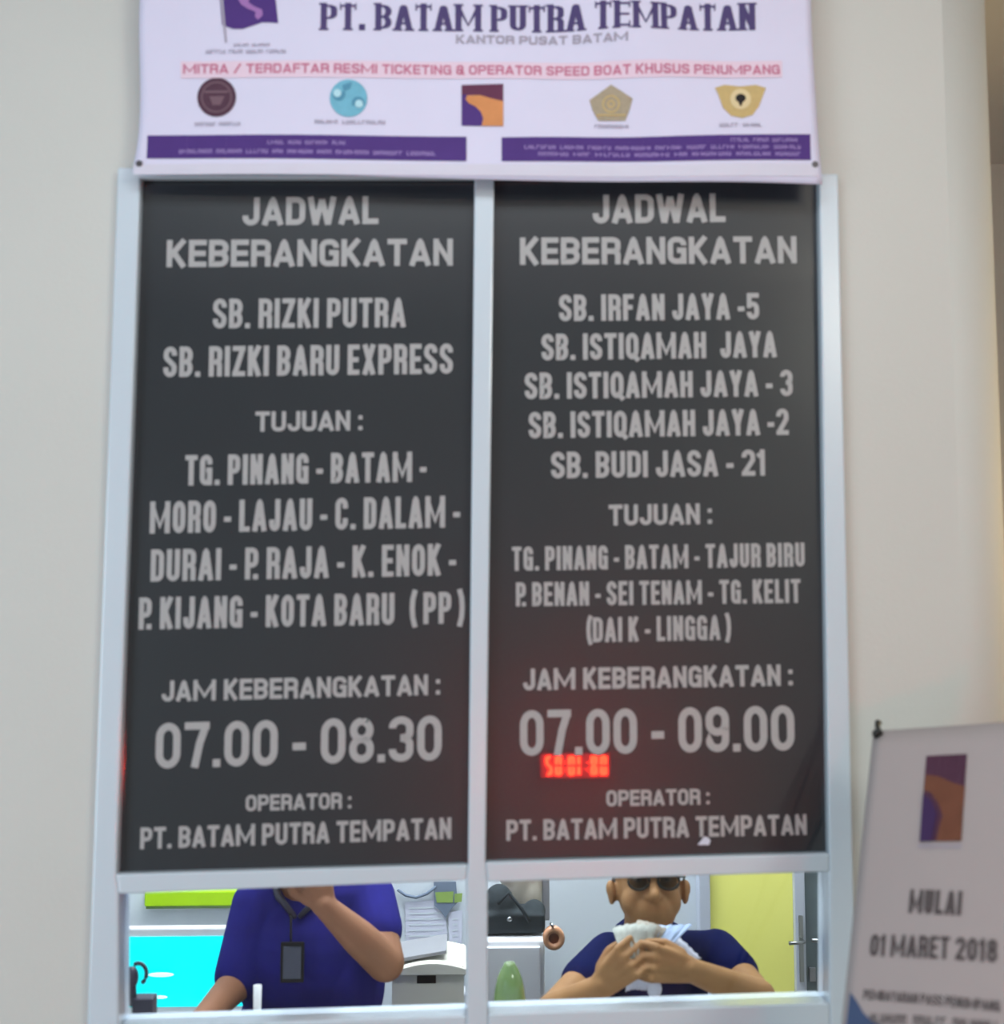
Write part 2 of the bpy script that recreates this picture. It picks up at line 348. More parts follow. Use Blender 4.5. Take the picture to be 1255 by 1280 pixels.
def text_polys(s, width, height, t=.17, sp=.085, serif=False, kern=()):
    """polygons (in metres, x right, y up) of s fitted to width x height"""
    target = width/height
    def layout(k, build=False):
        x = 0; out = []
        for i, ch in enumerate(s):
            w_ = gw(ch, k, t)
            if serif and ch != ' ' and ch != '.': w_ = max(w_, .5*k)
            if build:
                tt = t if not serif else .075
                for gl_ in glyph(ch, w_, t):
                    pts, cl = gl_[:2]
                    for q in stroke_poly(pts, cl, tt*(gl_[2] if len(gl_) > 2 else 1), 1.0 if not serif else t/.075*1.0): out.append([(a+x, b) for a, b in q])
                if serif and ch in SERIF:
                    hw = .15*max(k, .7)
                    for _, yy, side in SERIF[ch]:
                        cx = {'l': t/2, 'r': w_-t/2, 'c': w_/2}[side]; y0, y1 = (0, .07) if yy == 0 else (.93, 1)
                        out.append([(x+cx-hw, y0), (x+cx+hw, y0), (x+cx+hw, y1), (x+cx-hw, y1)])
                    if ch in 'PBRE': out.append([(x-.06, .93), (x+.1, .93), (x+.1, 1), (x-.06, 1)]); out.append([(x-.06, 0), (x+.1, 0), (x+.1, .07), (x-.06, .07)])
                    if ch in 'TE': out.append([(x+w_-.06, .74), (x+w_, .74), (x+w_, 1), (x+w_-.03, 1)])
                    if ch == 'T': out.append([(x, .74), (x+.06, .74), (x+.03, 1), (x, 1)])
                    if ch == 'E': out.append([(x+w_-.06, 0), (x+w_, 0), (x+w_, .26), (x+w_-.05, .26)])
            x += w_
            if i < len(s)-1:
                nx = s[i+1]; x += sp if ch != ' ' and nx != ' ' else sp*.4
                if ch == 'P' and nx == '.': x -= .30*k
        return x, out
    lo, hi = .1, 4
    for _ in range(40):
        k = (lo+hi)/2
        if layout(k)[0] < target: lo = k
        else: hi = k
    W, out = layout(k, True)
    sc = target/W
    return [[(a*sc*height, b*height) for a, b in q] for q in out]
def greek_polys(width, height, words, seed=1):
    """illegibly small print: little upright ticks grouped in words"""
    rnd = random.Random(seed); out = []
    tot = sum(words)+len(words)-1; cw = width/tot; x = 0
    for wd in words:
        for i in range(wd):
            a = x+cw*.12; b = x+cw*.88; k = rnd.random(); st = cw*.22
            out.append([(a, 0), (a+st, 0), (a+st, height), (a, height)])
            if k > .3: out.append([(b-st, 0), (b, 0), (b, height), (b-st, height)])
            y = rnd.choice([0, .42, .8])*height
            out.append([(a, y), (b, y), (b, y+height*.2), (a, y+height*.2)])
            x += cw
        x += cw
    return out
def lay(polys, A, U, V, warp=None):
    """place 2-D polygons on origin A with unit axes U, V"""
    bm = nbm(); W_ = U.cross(V)
    for qi, q in enumerate(polys):
        vs = []
        for a, b in q:
            p = A+U*a+V*b+W_*((qi % 9)*4e-5)
            if warp: p = warp(p)
            vs.append(bm.verts.new(p))
        try: bm.faces.new(vs)
        except ValueError: pass
    for f in bm.faces: f.normal_update()
    return bm
def print_obj(name, polys, A, U, V, material, parent, warp=None):
    bm = lay(polys, A, U, V, warp)
    n = U.cross(V)
    me = bpy.data.meshes.new(name)
    for f in bm.faces:
        f.normal_update()
        if f.normal.dot(n) < 0: f.normal_flip()
    c = sum((v.co for v in bm.verts), Vector())/len(bm.verts)
    bmesh.ops.translate(bm, verts=bm.verts, vec=-c); bm.to_mesh(me); bm.free(); me.materials.append(material)
    o = bpy.data.objects.new(name, me); COL.objects.link(o); o.parent = parent
    pw = Vector(parent.location); g = parent.parent
    while g is not None: pw += Vector(g.location); g = g.parent
    o.location = c-pw; return o
def text_line(s, xl, yl, xr, yr, h, Y, material, parent, t=.17, sp=.085, serif=False, warp=None, name='lettering', lean=0):
    A = P(xl, yl, Y); B = P(xr, yr, Y); U = (B-A); wd = U.length; U.normalize()
    hm = (P(xl, yl-h, Y)-A).length
    polys = text_polys(s, wd, hm, t, sp, serif)
    return print_obj(name, polys, A, U, Vector((0, 0, 1)), material, parent, warp)

# ------------------------------------------------------------------ room shell
XL, XR = -2.5, 3.6          # hall
ZC = 3.6
FY_ = -.018
wx0 = P(137, 700, 0).x; wx1 = P(1053, 700, 0).x        # opening in the wall (behind the outer frame)
wz0 = P(600, 1325, 0).z; wz1 = P(600, 217, 0).z
YT = 0.10
bm = nbm()
box(bm, XL, wx0, 0, YT, 0, ZC); box(bm, wx0, wx1, 0, YT, 0, wz0); box(bm, wx0, wx1, 0, YT, wz1, ZC)
# right part with a rounded corner turning away into the corridor
xc = P(1198, 640, 0).x; R = 0.14
prof = [(wx1, 0)]+[(xc+R*math.sin(a), R-R*math.cos(a)) for a in [PI/2*i/14 for i in range(15)]]+[(xc+R, 1.3), (xc+R-.06, 1.3), (xc+R-.06, R), (xc, YT), (wx1, YT)]
a = [bm.verts.new((x, y, 0)) for x, y in prof]; b = [bm.verts.new((x, y, ZC)) for x, y in prof]
n = len(prof); bm.faces.new(a); bm.faces.new(b)
for i in range(n): bm.faces.new((a[i], a[(i+1) % n], b[(i+1) % n], b[i]))
wl = setp(obj('wall_front', bm, MT['wall']), kind='structure')
for p in wl.data.polygons: p.use_smooth = abs(p.normal.x) > .02 and abs(p.normal.y) > .02 and p.area < .2
setp(obj('floor', box(nbm(), XL, XR, -4.4, 2.0, -0.05, 0), MT['floor']), kind='structure')
setp(obj('ceiling', box(nbm(), XL, XR, -4.4, 2.0, ZC, ZC+.05), MT['ceil']), kind='structure')
setp(obj('wall_rear', box(nbm(), XL, XR, -4.5, -4.4, 0, ZC), MT['wall']), kind='structure')
bm = box(nbm(), XL-.1, XL, -4.4, -3.6, 0, ZC); box(bm, XL-.1, XL, -1.6, 2.0, 0, ZC); box(bm, XL-.1, XL, -3.6, -1.6, 2.7, ZC)
setp(obj('wall_left', bm, MT['wall']), kind='structure')
setp(obj('wall_right', box(nbm(), XR, XR+.1, -4.4, 2.0, 0, ZC), MT['wall']), kind='structure')
# office behind the window
OY = 1.22; OX0 = -0.75; OX1 = xc+R-.06
bm = box(nbm(), OX0-.08, OX1, OY, OY+.08, 0, 2.7)
setp(obj('wall_office_back', bm, MT['wall_in']), kind='structure')
setp(obj('wall_office_left', box(nbm(), OX0-.08, OX0, YT, OY, 0, 2.7), MT['wall_in']), kind='structure')
setp(obj('ceiling_office', box(nbm(), OX0-.08, OX1, YT, OY+.08, 2.7, 2.76), MT['ceil']), kind='structure')
setp(obj('wall_far', box(nbm(), XL, XR, 2.0, 2.1, 0, ZC), MT['wall']), kind='structure')

# ------------------------------------------------------------------ window
FY0, FY1 = -0.018, 0.06
win = empty('window_1', (P(600, 1300, 0).x, 0.03, wz0), kind='structure')
def member(name, pix):
    return obj(name, prism(nbm(), pquad(pix, FY0), FY0, FY1), MT['frame'], win, bevel=0.004, seg=3)
member('stile', [(147, 209), (176, 209), (145, 1093), (148, 1118), (148, 1284), (146, 1330), (107, 1330)])
member('stile', [(1024, 217), (1048, 217), (1072, 1330), (1040, 1330), (1037, 1254), (1037, 1067)])
member('mullion', [(593, 223), (618, 223), (607, 1078), (609.5, 1103), (610, 1268), (610, 1330), (582, 1330), (583, 1270), (582.5, 1101), (585, 1081)])
obj('head', prism(nbm(), pquad([(172, 198), (1018, 198), (1018, 222.5), (172, 222.5)], FY0), FY0, -.0005), MT['frame'], win, bevel=.003)
member('transom', [(145, 1093), (585, 1081), (582.5, 1101), (148, 1118)])
member('transom', [(607, 1078), (1037, 1067), (1037, 1090), (609.5, 1103)])
member('bottom_rail', [(148, 1284), (583, 1270), (582, 1330), (146, 1330)])
member('bottom_rail', [(610, 1268), (1037, 1254), (1040, 1330), (610, 1330)])
obj('pane', prism(nbm(), pquad([(140, 1105), (592, 1090), (590, 1290), (140, 1300)], 0.02), 0.018, 0.023), MT['glass'], win)
obj('pane', prism(nbm(), pquad([(600, 1092), (1046, 1080), (1046, 1275), (600, 1290)], 0.02), 0.018, 0.023), MT['glass'], win)
obj('sill', box(nbm(), wx0-.03, wx1+.02, -0.05, 0.02, wz0-.035, wz0-.002), MT['frame'], win, bevel=.004)

# ------------------------------------------------------------------ timetable boards
BY = 0.004
def board(pix, name, label, lines):
    pts = pquad(pix, BY); cx = sum(p[0] for p in pts)/4; zb = min(p[1] for p in pts)
    t = empty(name, (cx, BY, zb), label, 'sign', 'black timetable boards in the window')
    obj('sheet', prism(nbm(), pts, BY, BY+.008), MT['board'], t)
    for s, xl, xr, yl, yr, h, th in lines:
        text_line(s, xl, yl, xr, yr, h, BY-.0009, MT['silver'], t, t=th)
    return t
L1 = [('JADWAL', 303, 473, 282, 280, 35, .2), ('KEBERANGKATAN', 208, 566, 334, 332, 34, .2),
      ('SB. RIZKI PUTRA', 266, 507, 410.5, 409, 37, .165), ('SB. RIZKI BARU EXPRESS', 204, 566, 471.5, 467, 38, .165),
      ('TUJUAN :', 319, 453, 539.5, 538, 25, .2), ('TG. PINANG - BATAM -', 231, 533, 607, 602, 38, .165),
      ('MORO - LAJAU - C. DALAM -', 187, 575, 667, 659, 40, .16), ('DURAI - P. RAJA - K. ENOK -', 188, 570, 727, 719, 40, .16),
      ('P. KIJANG - KOTA BARU  ( PP )', 173, 581, 787, 779, 40, .16), ('JAM KEBERANGKATAN :', 202, 550, 877, 868.5, 26, .2),
      ('07.00 - 08.30', 194, 552, 961, 950.5, 57, .165), ('OPERATOR :', 307, 439, 1014, 1010.5, 20, .2),
      ('PT. BATAM PUTRA TEMPATAN', 175, 564, 1061.5, 1048.5, 27, .185)]
L2 = [('JADWAL', 741, 907, 279.5, 277.5, 36, .2), ('KEBERANGKATAN', 650, 996, 331, 329, 34, .2),
      ('SB. IRFAN JAYA -5', 699, 949, 401.5, 399, 33, .18), ('SB. ISTIQAMAH  JAYA', 677, 971, 450.5, 446.5, 33, .18),
      ('SB. ISTIQAMAH JAYA - 3', 656, 991, 499, 495, 33, .18), ('SB. ISTIQAMAH JAYA -2', 661, 986, 548, 543.5, 33, .18),
      ('SB. BUDI JASA - 21', 689, 957, 598, 594.5, 33, .18), ('TUJUAN :', 761, 890, 657, 655, 26, .2),
      ('TG. PINANG - BATAM - TAJUR BIRU', 640, 1006, 713.5, 708, 30, .165), ('P. BENAN - SEI TENAM - TG. KELIT', 645, 1001, 758, 753.5, 30, .165),
      ('(DAI K - LINGGA )', 733, 914, 803, 799.5, 31, .16), ('JAM KEBERANGKATAN :', 654, 991, 863, 857, 27, .2),
      ('07.00 - 09.00', 650, 993.5, 945, 938, 57, .165), ('OPERATOR :', 758, 887, 1008, 1005.5, 20, .2),
      ('PT. BATAM PUTRA TEMPATAN', 633, 1008.5, 1051, 1043.5, 26, .185)]
board([(172, 222.5), (597, 222.5), (589, 1086), (141, 1098)], 'timetable_board', 'tall black timetable board left of the mullion, departures 07.00 - 08.30', L1)
board([(614, 222.5), (1028, 222.5), (1041, 1071), (603, 1083)], 'timetable_board', 'tall black timetable board right of the mullion, departures 07.00 - 09.00', L2)
bm = nbm(); prism(bm, pquad([(872, 1056), (880, 1046), (884, 1046), (888, 1050), (886, 1056)], BY-.0005), BY-.0025, BY-.0003)
setp(obj('paper_scrap', bm, MT['paper']), 'tiny white torn scrap stuck under the T of TEMPATAN on the right board', 'paper')

# ------------------------------------------------------------------ banner over the window
NY = -0.045
bzb = P(600, 225, NY).z
def drape(p):
    x, z = p.x, p.z; k = (z-bzb)
    dy = 0.003*math.sin(x*7.0+z*3)+0.0015*math.sin(x*13.1-z*9+1.3)+0.010*math.exp(-((x-.95)/.22)**2)*math.sin((x+z*.8)*16)*max(0, min(1, k/.3))
    dy -= 0.010*math.exp(-(k/.05)**2)
    return Vector((x, p.y+dy, z))
BT = P(600, -150, NY).z
ban = empty('banner', (P(595, 225, NY).x, NY, bzb), 'white vinyl company banner with purple strips hung above the two black boards', 'banner')
def edge(side, z):  # wavy vertical edges
    if side == 0: return P(166, 222, NY).x + .009*(1-math.exp(-((z-bzb)/.12))) + .004*math.sin((z-bzb)*14)
    return P(1024, 226, NY).x - .006*(1-math.exp(-((z-bzb)/.10))) + .003*math.sin((z-bzb)*11+1)
bm = nbm(); NU, NV = 90, 40; g = []
for j in range(NV+1):
    row = []
    for i in range(NU+1):
        v = j/NV; u = i/NU
        zb_ = bzb+P(600, 225-(3*(1-u)-3.5*u), NY).z-P(600, 225, NY).z+.002*math.sin(u*9)
        z = zb_+(BT-zb_)*v
        x = edge(0, z)*(1-u)+edge(1, z)*u
        row.append(bm.verts.new(drape(Vector((x, NY, z)))))
    g.append(row)
for j in range(NV):
    for i in range(NU): bm.faces.new((g[j][i], g[j][i+1], g[j+1][i+1], g[j+1][i]))
o = obj('vinyl_sheet', bm, MT['banner'], ban, smooth=True)
s_ = o.modifiers.new('thick', 'SOLIDIFY'); s_.thickness = .0008; s_.offset = 0
PY = NY-.0015
def bprint(name, polys, mt, dy=0, lbl=None):
    o = print_obj(name, [[(a, b) for a, b in q] for q in polys], Vector((0, PY-dy, 0)), Vector((1, 0, 0)), Vector((0, 0, 1)), mt, ban, drape)
    if lbl: o['label'] = lbl
    return o
def strip(x0, x1, y0a, y0b, y1a, y1b, n=24, m_=3):
    """subdivided band in photo px -> metre quads"""
    out = []
    def pt(u, v):
        x = x0+(x1-x0)*u; ya = y0a+(y0b-y0a)*u; yb = y1a+(y1b-y1a)*u; p = P(x, ya+(yb-ya)*v, NY); return (p.x, p.z)
    for i in range(n):
        for j in range(m_):
            out.append([pt(i/n, (j+1)/m_), pt((i+1)/n, (j+1)/m_), pt((i+1)/n, j/m_), pt(i/n, j/m_)])
    return out
def poly(pix): return [[(P(x, y, NY).x, P(x, y, NY).z) for x, y in pix]]
bprint('purple_strip', strip(184, 583, 169, 171, 199, 203), MT['purple'])
bprint('purple_strip', strip(627, 1012, 172, 169, 203, 202), MT['purple'])
bprint('hem', strip(168, 1020, 207, 207, 220, 224, 60, 2), MT['hem'])
def small(xl, xr, yl, yr, h, words, mt, seed, dy=.0008):
    A = P(xl, yl, NY); B = P(xr, yr, NY); U = (B-A); hm = h*.00157
    return print_obj('small_print', greek_polys(U.length, hm, words, seed), A+Vector((0, PY-NY-dy, 0)), U.normalized(), Vector((0, 0, 1)), mt, ban, drape)
small(335, 432, 182, 182.5, 5, [5, 4, 7, 4], MT['lilac'], 1)
small(224, 545, 193, 196, 5.5, [9, 7, 6, 3, 7, 4, 9, 8, 8], MT['lilac'], 2)
small(912, 996, 179, 179, 5, [6, 5, 8], MT['lilac'], 3)
small(655, 1000, 187, 188, 5, [8, 6, 6, 9, 7, 5, 6, 8, 7], MT['lilac'], 4)
small(672, 1000, 196, 197, 5, [7, 4, 8, 8, 3, 9, 8, 6], MT['lilac'], 5)
def btext(s, xl, yl, xr, yr, h, mt, t, sp=.085, serif=False, dy=0):
    A = P(xl, yl, NY); B = P(xr, yr, NY); U = B-A; hm = h*.00157
    return print_obj('lettering', text_polys(s, U.length, hm, t, sp, serif), A+Vector((0, PY-NY-dy, 0)), U.normalized(), Vector((0, 0, 1)), mt, ban, drape)
btext('PT. BATAM PUTRA TEMPATAN', 401, 39, 944, 38, 36, MT['navy'], .215, .10, True)
btext('KANTOR PUSAT BATAM', 570, 54, 784, 54, 11.5, MT['greyink'], .23, .12)
bprint('pink_band', strip(226, 977, 77, 77, 98, 98, 50, 2), MT['pinkhalo'])
btext('MITRA / TERDAFTAR RESMI TICKETING & OPERATOR SPEED BOAT KHUSUS PENUMPANG', 229, 92.5, 974, 94, 12.5, MT['red'], .2, .12, dy=.0006)
# flag emblem, pole and its two lines of print
bprint('flag_emblem', poly([(272, -40), (340, -44), (348, 30), (338, 29), (328, 29), (316, 33), (304, 37), (292, 37), (278, 32)]), MT['purple'], lbl='purple flag emblem')
bprint('flag_symbol', poly([(298, 0), (308, -8), (313, -4), (311, 4), (318, 9), (328, 13), (329, 20), (323, 26), (319, 22), (320, 16), (310, 12), (302, 7)]), MT['pinkink'], .0008)
bprint('flag_pole', poly([(272, -40), (276, -40), (284, 54), (281.5, 54)]), MT['greyink'], .0004)
small(292, 338, 59, 59, 4, [5, 6], MT['greyink'], 6); small(257, 358, 67.5, 68, 5, [7, 5, 6, 7], MT['greyink'], 7)
def disc(cx, cy, r, n=28, ry=None):
    ry = ry or r; return poly([(cx+r*math.cos(2*PI*i/n), cy+ry*math.sin(2*PI*i/n)) for i in range(n)])
def ring(cx, cy, r0, r1, n=28, a0=0, a1=360):
    out = []
    for i in range(n):
        a = math.radians(a0+(a1-a0)*i/n); b = math.radians(a0+(a1-a0)*(i+1)/n)
        out += poly([(cx+r0*math.cos(a), cy+r0*math.sin(a)), (cx+r1*math.cos(a), cy+r1*math.sin(a)), (cx+r1*math.cos(b), cy+r1*math.sin(b)), (cx+r0*math.cos(b), cy+r0*math.sin(b))])
    return out
bprint('round_emblem', disc(271, 122, 24.5), MT['maroon'], lbl='dark maroon round emblem')
bprint('emblem_detail', ring(271, 122, 17.5, 19.5)+poly([(256, 114), (286, 114), (286, 117), (256, 117)])+poly([(262, 121), (281, 121), (276, 132), (266, 132)]), MT['maroon2'], .0008)
bprint('round_emblem', disc(436, 124, 23.5), MT['cyanink'], lbl='cyan round emblem')
bprint('emblem_detail', ring(424, 119, 3, 8, 16, -30, 200)+ring(448, 130, 3, 8, 16, 150, 380)+poly([(428, 108), (440, 104), (438, 112), (430, 116)]), MT['cyan3'], .0008)
bprint('emblem_detail', disc(422, 118, 5.0, 12)+disc(449, 131, 5.0, 12), MT['cyan2'], .0012)
bprint('square_emblem', strip(577, 629, 106, 105, 157, 158, 4, 4), MT['purple'], lbl='square emblem in purple and orange')
bprint('emblem_top_band', poly([(577, 106), (629, 105), (629, 127), (618, 124), (600, 120), (590, 118), (577, 118)]), MT['plum'], .0006)
bprint('emblem_orange_shape', poly([(584, 119), (600, 119), (613, 123), (629, 127), (629, 158), (602, 157.5), (604, 148), (601, 140), (594, 133), (586, 129), (582, 124)]), MT['orange'], .0010)
bprint('pentagon_emblem', poly([(764, 105), (778, 114), (791, 123), (787, 137), (782, 150), (748, 150), (741, 137), (737, 124), (751, 114)]), MT['gold'], lbl='gold pentagon emblem')
bprint('emblem_detail', ring(764, 129, 9, 11)+ring(764, 129, 3, 5, 12)+poly([(746, 142), (782, 142), (782, 144), (746, 144)]), MT['gold2'], .0008)
bprint('shield_emblem', poly([(893, 111), (905, 107), (925, 109), (944, 107), (957, 111), (954, 118), (948, 134), (940, 145), (927, 149), (913, 146), (903, 136), (897, 119)]), MT['gold2'], lbl='gold winged shield emblem with a dark centre')
bprint('emblem_detail', disc(925, 125, 13, 20, 13), MT['gold3'], .0007)
bprint('emblem_detail', disc(925, 124, 6.5, 14, 5.5)+poly([(922, 128), (928, 128), (926, 134), (924, 134)]), MT['black'], .0011)
for xl, xr, y, wds, sd in ((243, 301, 158, [8, 8], 11), (393, 482, 156, [6, 11], 12), (578, 630, 165, [], 13), (743, 786, 159.5, [10], 14), (898, 952, 160, [5, 5], 15)):
    if wds: small(xl, xr, y, y, 5, wds, MT['greyink'], sd)
for gx, gy in ((175, 206), (1017, 208)):
    c = drape(P(gx, gy, NY)); bm = nbm()
    for i in range(16):
        pass
    lathe(bm, c+Vector((0, -.003, 0)), [(.0025, 0), (.0065, 0), (.0065, .004), (.0025, .004)], 16, 'y')
    obj('grommet', bm, MT['brass'], ban, smooth=False)

# ------------------------------------------------------------------ leaning poster stand on the right
def camdir(a, b, c): return (RGT*a+UPV*b+FWD*c).normalized()
EU = camdir(1.118, .283, -1); EV = camdir(.5, 1.558, 1); EN = EU.cross(EV)   # faces camera
Q0 = P(1092, 914, -0.15)
def Q(px, py, off=0.0):
    d = ray(px, py); t = (Q0-CAM).dot(EN)/d.dot(EN); return CAM+d*t+EN*off
SGN = 1 if EN.dot(CAM-Q0) > 0 else -1
def qs(px, py):
    p = Q(px, py)-Q0; return (p.dot(EU), p.dot(EV))
PW = qs(1296, 1120)[0]; PH = 1.62
pb = empty('poster_stand', Q0+EU*PW/2-EV*PH, 'tall pinkish white notice on a leaning stand, reading MULAI 01 MARET 2018', 'poster')
bm = nbm(); gu, gv = 16, 40; g = []
def qwarp(s, t, off=0):
    b = .008*math.sin(s/PW*PI)*math.sin(-t*5)
    return Q0+EU*s+EV*t+EN*SGN*(off+b)
for j in range(gv+1):
    g.append([bm.verts.new(qwarp(PW*i/gu, -PH*j/gv)) for i in range(gu+1)])
for j in range(gv):
    for i in range(gu): bm.faces.new((g[j][i], g[j][i+1], g[j+1][i+1], g[j+1][i]))
o = obj('printed_sheet', bm, MT['poster'], pb, smooth=True)
s_ = o.modifiers.new('thick', 'SOLIDIFY'); s_.thickness = .0008; s_.offset = 0
def qprint(name, polys, mt, off=.0015, lbl=None):
    bm = nbm()
    for qi, q in enumerate(polys):
        try: bm.faces.new([bm.verts.new(qwarp(s, t, off+(qi % 9)*4e-5)) for s, t in q])
        except ValueError: pass
    o = obj(name, bm, mt, pb)
    if lbl: o['label'] = lbl
    return o
def qtext(s, xl, yl, xr, yr, h, t=.2, greek=None):
    a = Vector(qs(xl, yl)); b = Vector(qs(xr, yr)); hm = (Vector(qs((xl+xr)/2, (yl+yr)/2-h))-Vector(qs((xl+xr)/2, (yl+yr)/2))).length
    u = (b-a); wd = u.length; u.normalize(); v = Vector((-u.y, u.x))
    ps = greek_polys(wd, hm, greek, 9) if greek else text_polys(s, wd, hm, t, .08)
    return qprint('lettering', [[(a.x+u.x*x+v.x*y, a.y+u.y*x+v.y*y) for x, y in q] for q in ps], MT['posterink'])
def qpix(pix): return [[qs(x, y) for x, y in pix]]
qtext('MULAI', 1138, 1143.5, 1204, 1147, 30, .17)
qtext('01 MARET 2018', 1088, 1196, 1248, 1205, 28, .17)
qtext('PEMBAYARAN PASS PENUMPANG', 1080, 1250, 1251, 1266, 13, .16)
qtext('', 1088, 1279, 1252, 1290, 12, greek=[7, 6, 8])
def qbil(c, n=6):
    out = []
    def pt(u, v):
        a = [(c[0][k]*(1-u)+c[1][k]*u)*(1-v)+(c[3][k]*(1-u)+c[2][k]*u)*v for k in (0, 1)]; return qs(*a)
    for i in range(n):
        for j in range(n): out.append([pt(i/n, j/n), pt((i+1)/n, j/n), pt((i+1)/n, (j+1)/n), pt(i/n, (j+1)/n)])
    return out
qprint('emblem_panel', qbil([(1159, 946), (1210, 943.5), (1204.5, 1054), (1152, 1054.5)]), MT['plumdark'], lbl='tall emblem in plum and rust')
qprint('emblem_orange_shape', qpix([(1158.5, 970), (1175, 972), (1192, 980), (1208.5, 985), (1206, 1020), (1204.5, 1054), (1173, 1054.3), (1177, 1035), (1181, 1022), (1176, 1008), (1166, 993), (1156.5, 990)]), MT['rustdark'], .0024)
qprint('emblem_blue_shape', qpix([(1156, 995), (1166, 1002), (1174, 1020), (1170, 1040), (1168, 1054.4), (1152.5, 1054.5)]), MT['bluedark'], .0034)
qprint('emblem_caption', greek_polys(1, 1, [9], 5) and [[(lambda p: qs(1150+p[0]*55, 1063-p[1]*5))(p) for p in q] for q in greek_polys(1, 1, [10], 5)], MT['greyink'], .0018)
qprint('blue_corner', qpix([(1063, 1240), (1072, 1252), (1080, 1266), (1092, 1278), (1108, 1286), (1130, 1300), (1130, 1350), (1050, 1350)]), MT['blueink'], .0012)
# hanging hooks, rods and feet
def rod(name, a, b_, r=.005, m_='darkmetal'):
    return obj(name, tube(nbm(), [a, b_], r, 10), MT[m_], pb, smooth=True)
back = -EN*SGN*.03
tl = Q0+EU*.012-EV*.01; tr = Q0+EU*(PW-.012)-EV*.01; bl = Q0+EU*.012-EV*(PH-.01); br = Q0+EU*(PW-.012)-EV*(PH-.01)
mid = Q0+EU*PW/2-EV*PH*.52+back
for a_, b_ in ((tl, br), (tr, bl)):
    obj('cross_rod', tube(nbm(), [a_-EN*SGN*.004, mid, b_-EN*SGN*.004], .004, 8), MT['darkmetal'], pb, smooth=True)
obj('hub', ell(nbm(), mid, (.02, .02, .02), n=8), MT['darkplastic'], pb, smooth=True)
for c_ in (tl, tr):
    up = EV
    pts = [c_+EN*SGN*.006+EU*.004, c_+up*.018+EN*SGN*.006-EU*.003, c_+up*.026-EU*.004, c_+up*.030-EU*.008]
    bm = tube(nbm(), pts, [.006, .0045, .006, .004], 10); ell(bm, c_+EN*SGN*.005-EU*.004+up*.002, (.007, .007, .008), n=8)
    obj('hook', bm, MT['darkmetal'], pb, smooth=True)
zb = min(bl.z, br.z)
for k, c_ in enumerate((bl, br)):
    obj('foot', tube(nbm(), [c_, Vector((c_.x, c_.y, .012)), Vector((c_.x, c_.y-.10, .006))], .006, 8), MT['darkmetal'], pb, smooth=True)
rl = mid+Vector((0, .0, 0)); obj('rear_leg', tube(nbm(), [mid, Vector((mid.x+.03, mid.y+.16, .006))], .006, 8), MT['darkmetal'], pb, smooth=True)

# ------------------------------------------------------------------ red LED clock across the hall (seen mirrored in the right board)
LY = -4.36
def mirror_pt(px, py, Y):
    p = P(px, py, BY); d = ray(px, py); d = Vector((d.x, -d.y, d.z)); t = (Y-BY)/d.y; return p+d*t
lc = mirror_pt(719, 957, LY); l0 = mirror_pt(679, 957, LY); l1 = mirror_pt(759, 957, LY)
LW = abs(l1.x-l0.x); LH = mirror_pt(719, 945, LY).z-mirror_pt(719, 970, LY).z
lk = empty('led_clock', (lc.x, LY-.02, lc.z-LH*.7), 'red LED digital clock on the rear wall, seen mirrored in the right black board', 'clock')
obj('housing', box(nbm(), lc.x-LW*.58, lc.x+LW*.58, LY-.04, LY-.003, lc.z-LH*.75, lc.z+LH*.75), MT['darkplastic'], lk, bevel=.005)
SEG = {'0': 'abcdef', '1': 'bc', '2': 'abged', '5': 'afgcd', '8': 'abcdefg', '7': 'abc', '3': 'abgcd'}
def seven(ch, x, w_, h):
    t = h*.17; s = []
    def q(x0, y0, x1, y1): s.append([(x+x0, y0), (x+x1, y0), (x+x1, y1), (x+x0, y1)])
    for k in SEG[ch]:
        if k == 'a': q(t*.6, h-t, w_-t*.6, h)
        if k == 'g': q(t*.6, h/2-t/2, w_-t*.6, h/2+t/2)
        if k == 'd': q(t*.6, 0, w_-t*.6, t)
        if k == 'f': q(0, h/2+t*.3, t, h-t*.3)
        if k == 'b': q(w_-t, h/2+t*.3, w_, h-t*.3)
        if k == 'e': q(0, t*.3, t, h/2-t*.3)
        if k == 'c': q(w_-t, t*.3, w_, h/2-t*.3)
    return s
U_ = Vector((-1, 0, 0))      # it faces the camera's side of the hall: reads correctly from the window
cw = LW/7.1; x = 0
for i, grp in enumerate(('08', '10', '02')):
    for ch in grp:
        o = print_obj('digit', seven(ch, x, cw*.82, LH), Vector((lc.x+LW/2, LY, lc.z-LH/2)), U_, Vector((0, 0, 1)), MT['led'], lk); x += cw*1.05
    if i < 2:
        for zz in (.28, .62): print_obj('colon_dot', [[(x, LH*zz), (x+cw*.14, LH*zz), (x+cw*.14, LH*zz+cw*.14), (x, LH*zz+cw*.14)]], Vector((lc.x+LW/2, LY, lc.z-LH/2)), U_, Vector((0, 0, 1)), MT['led'], lk)
        x += cw*.4
obj('red_filter', box(nbm(), lc.x-LW*.54, lc.x+LW*.54, LY-.003, LY-.001, lc.z-LH*.6, lc.z+LH*.6), MT['leddim'], lk)

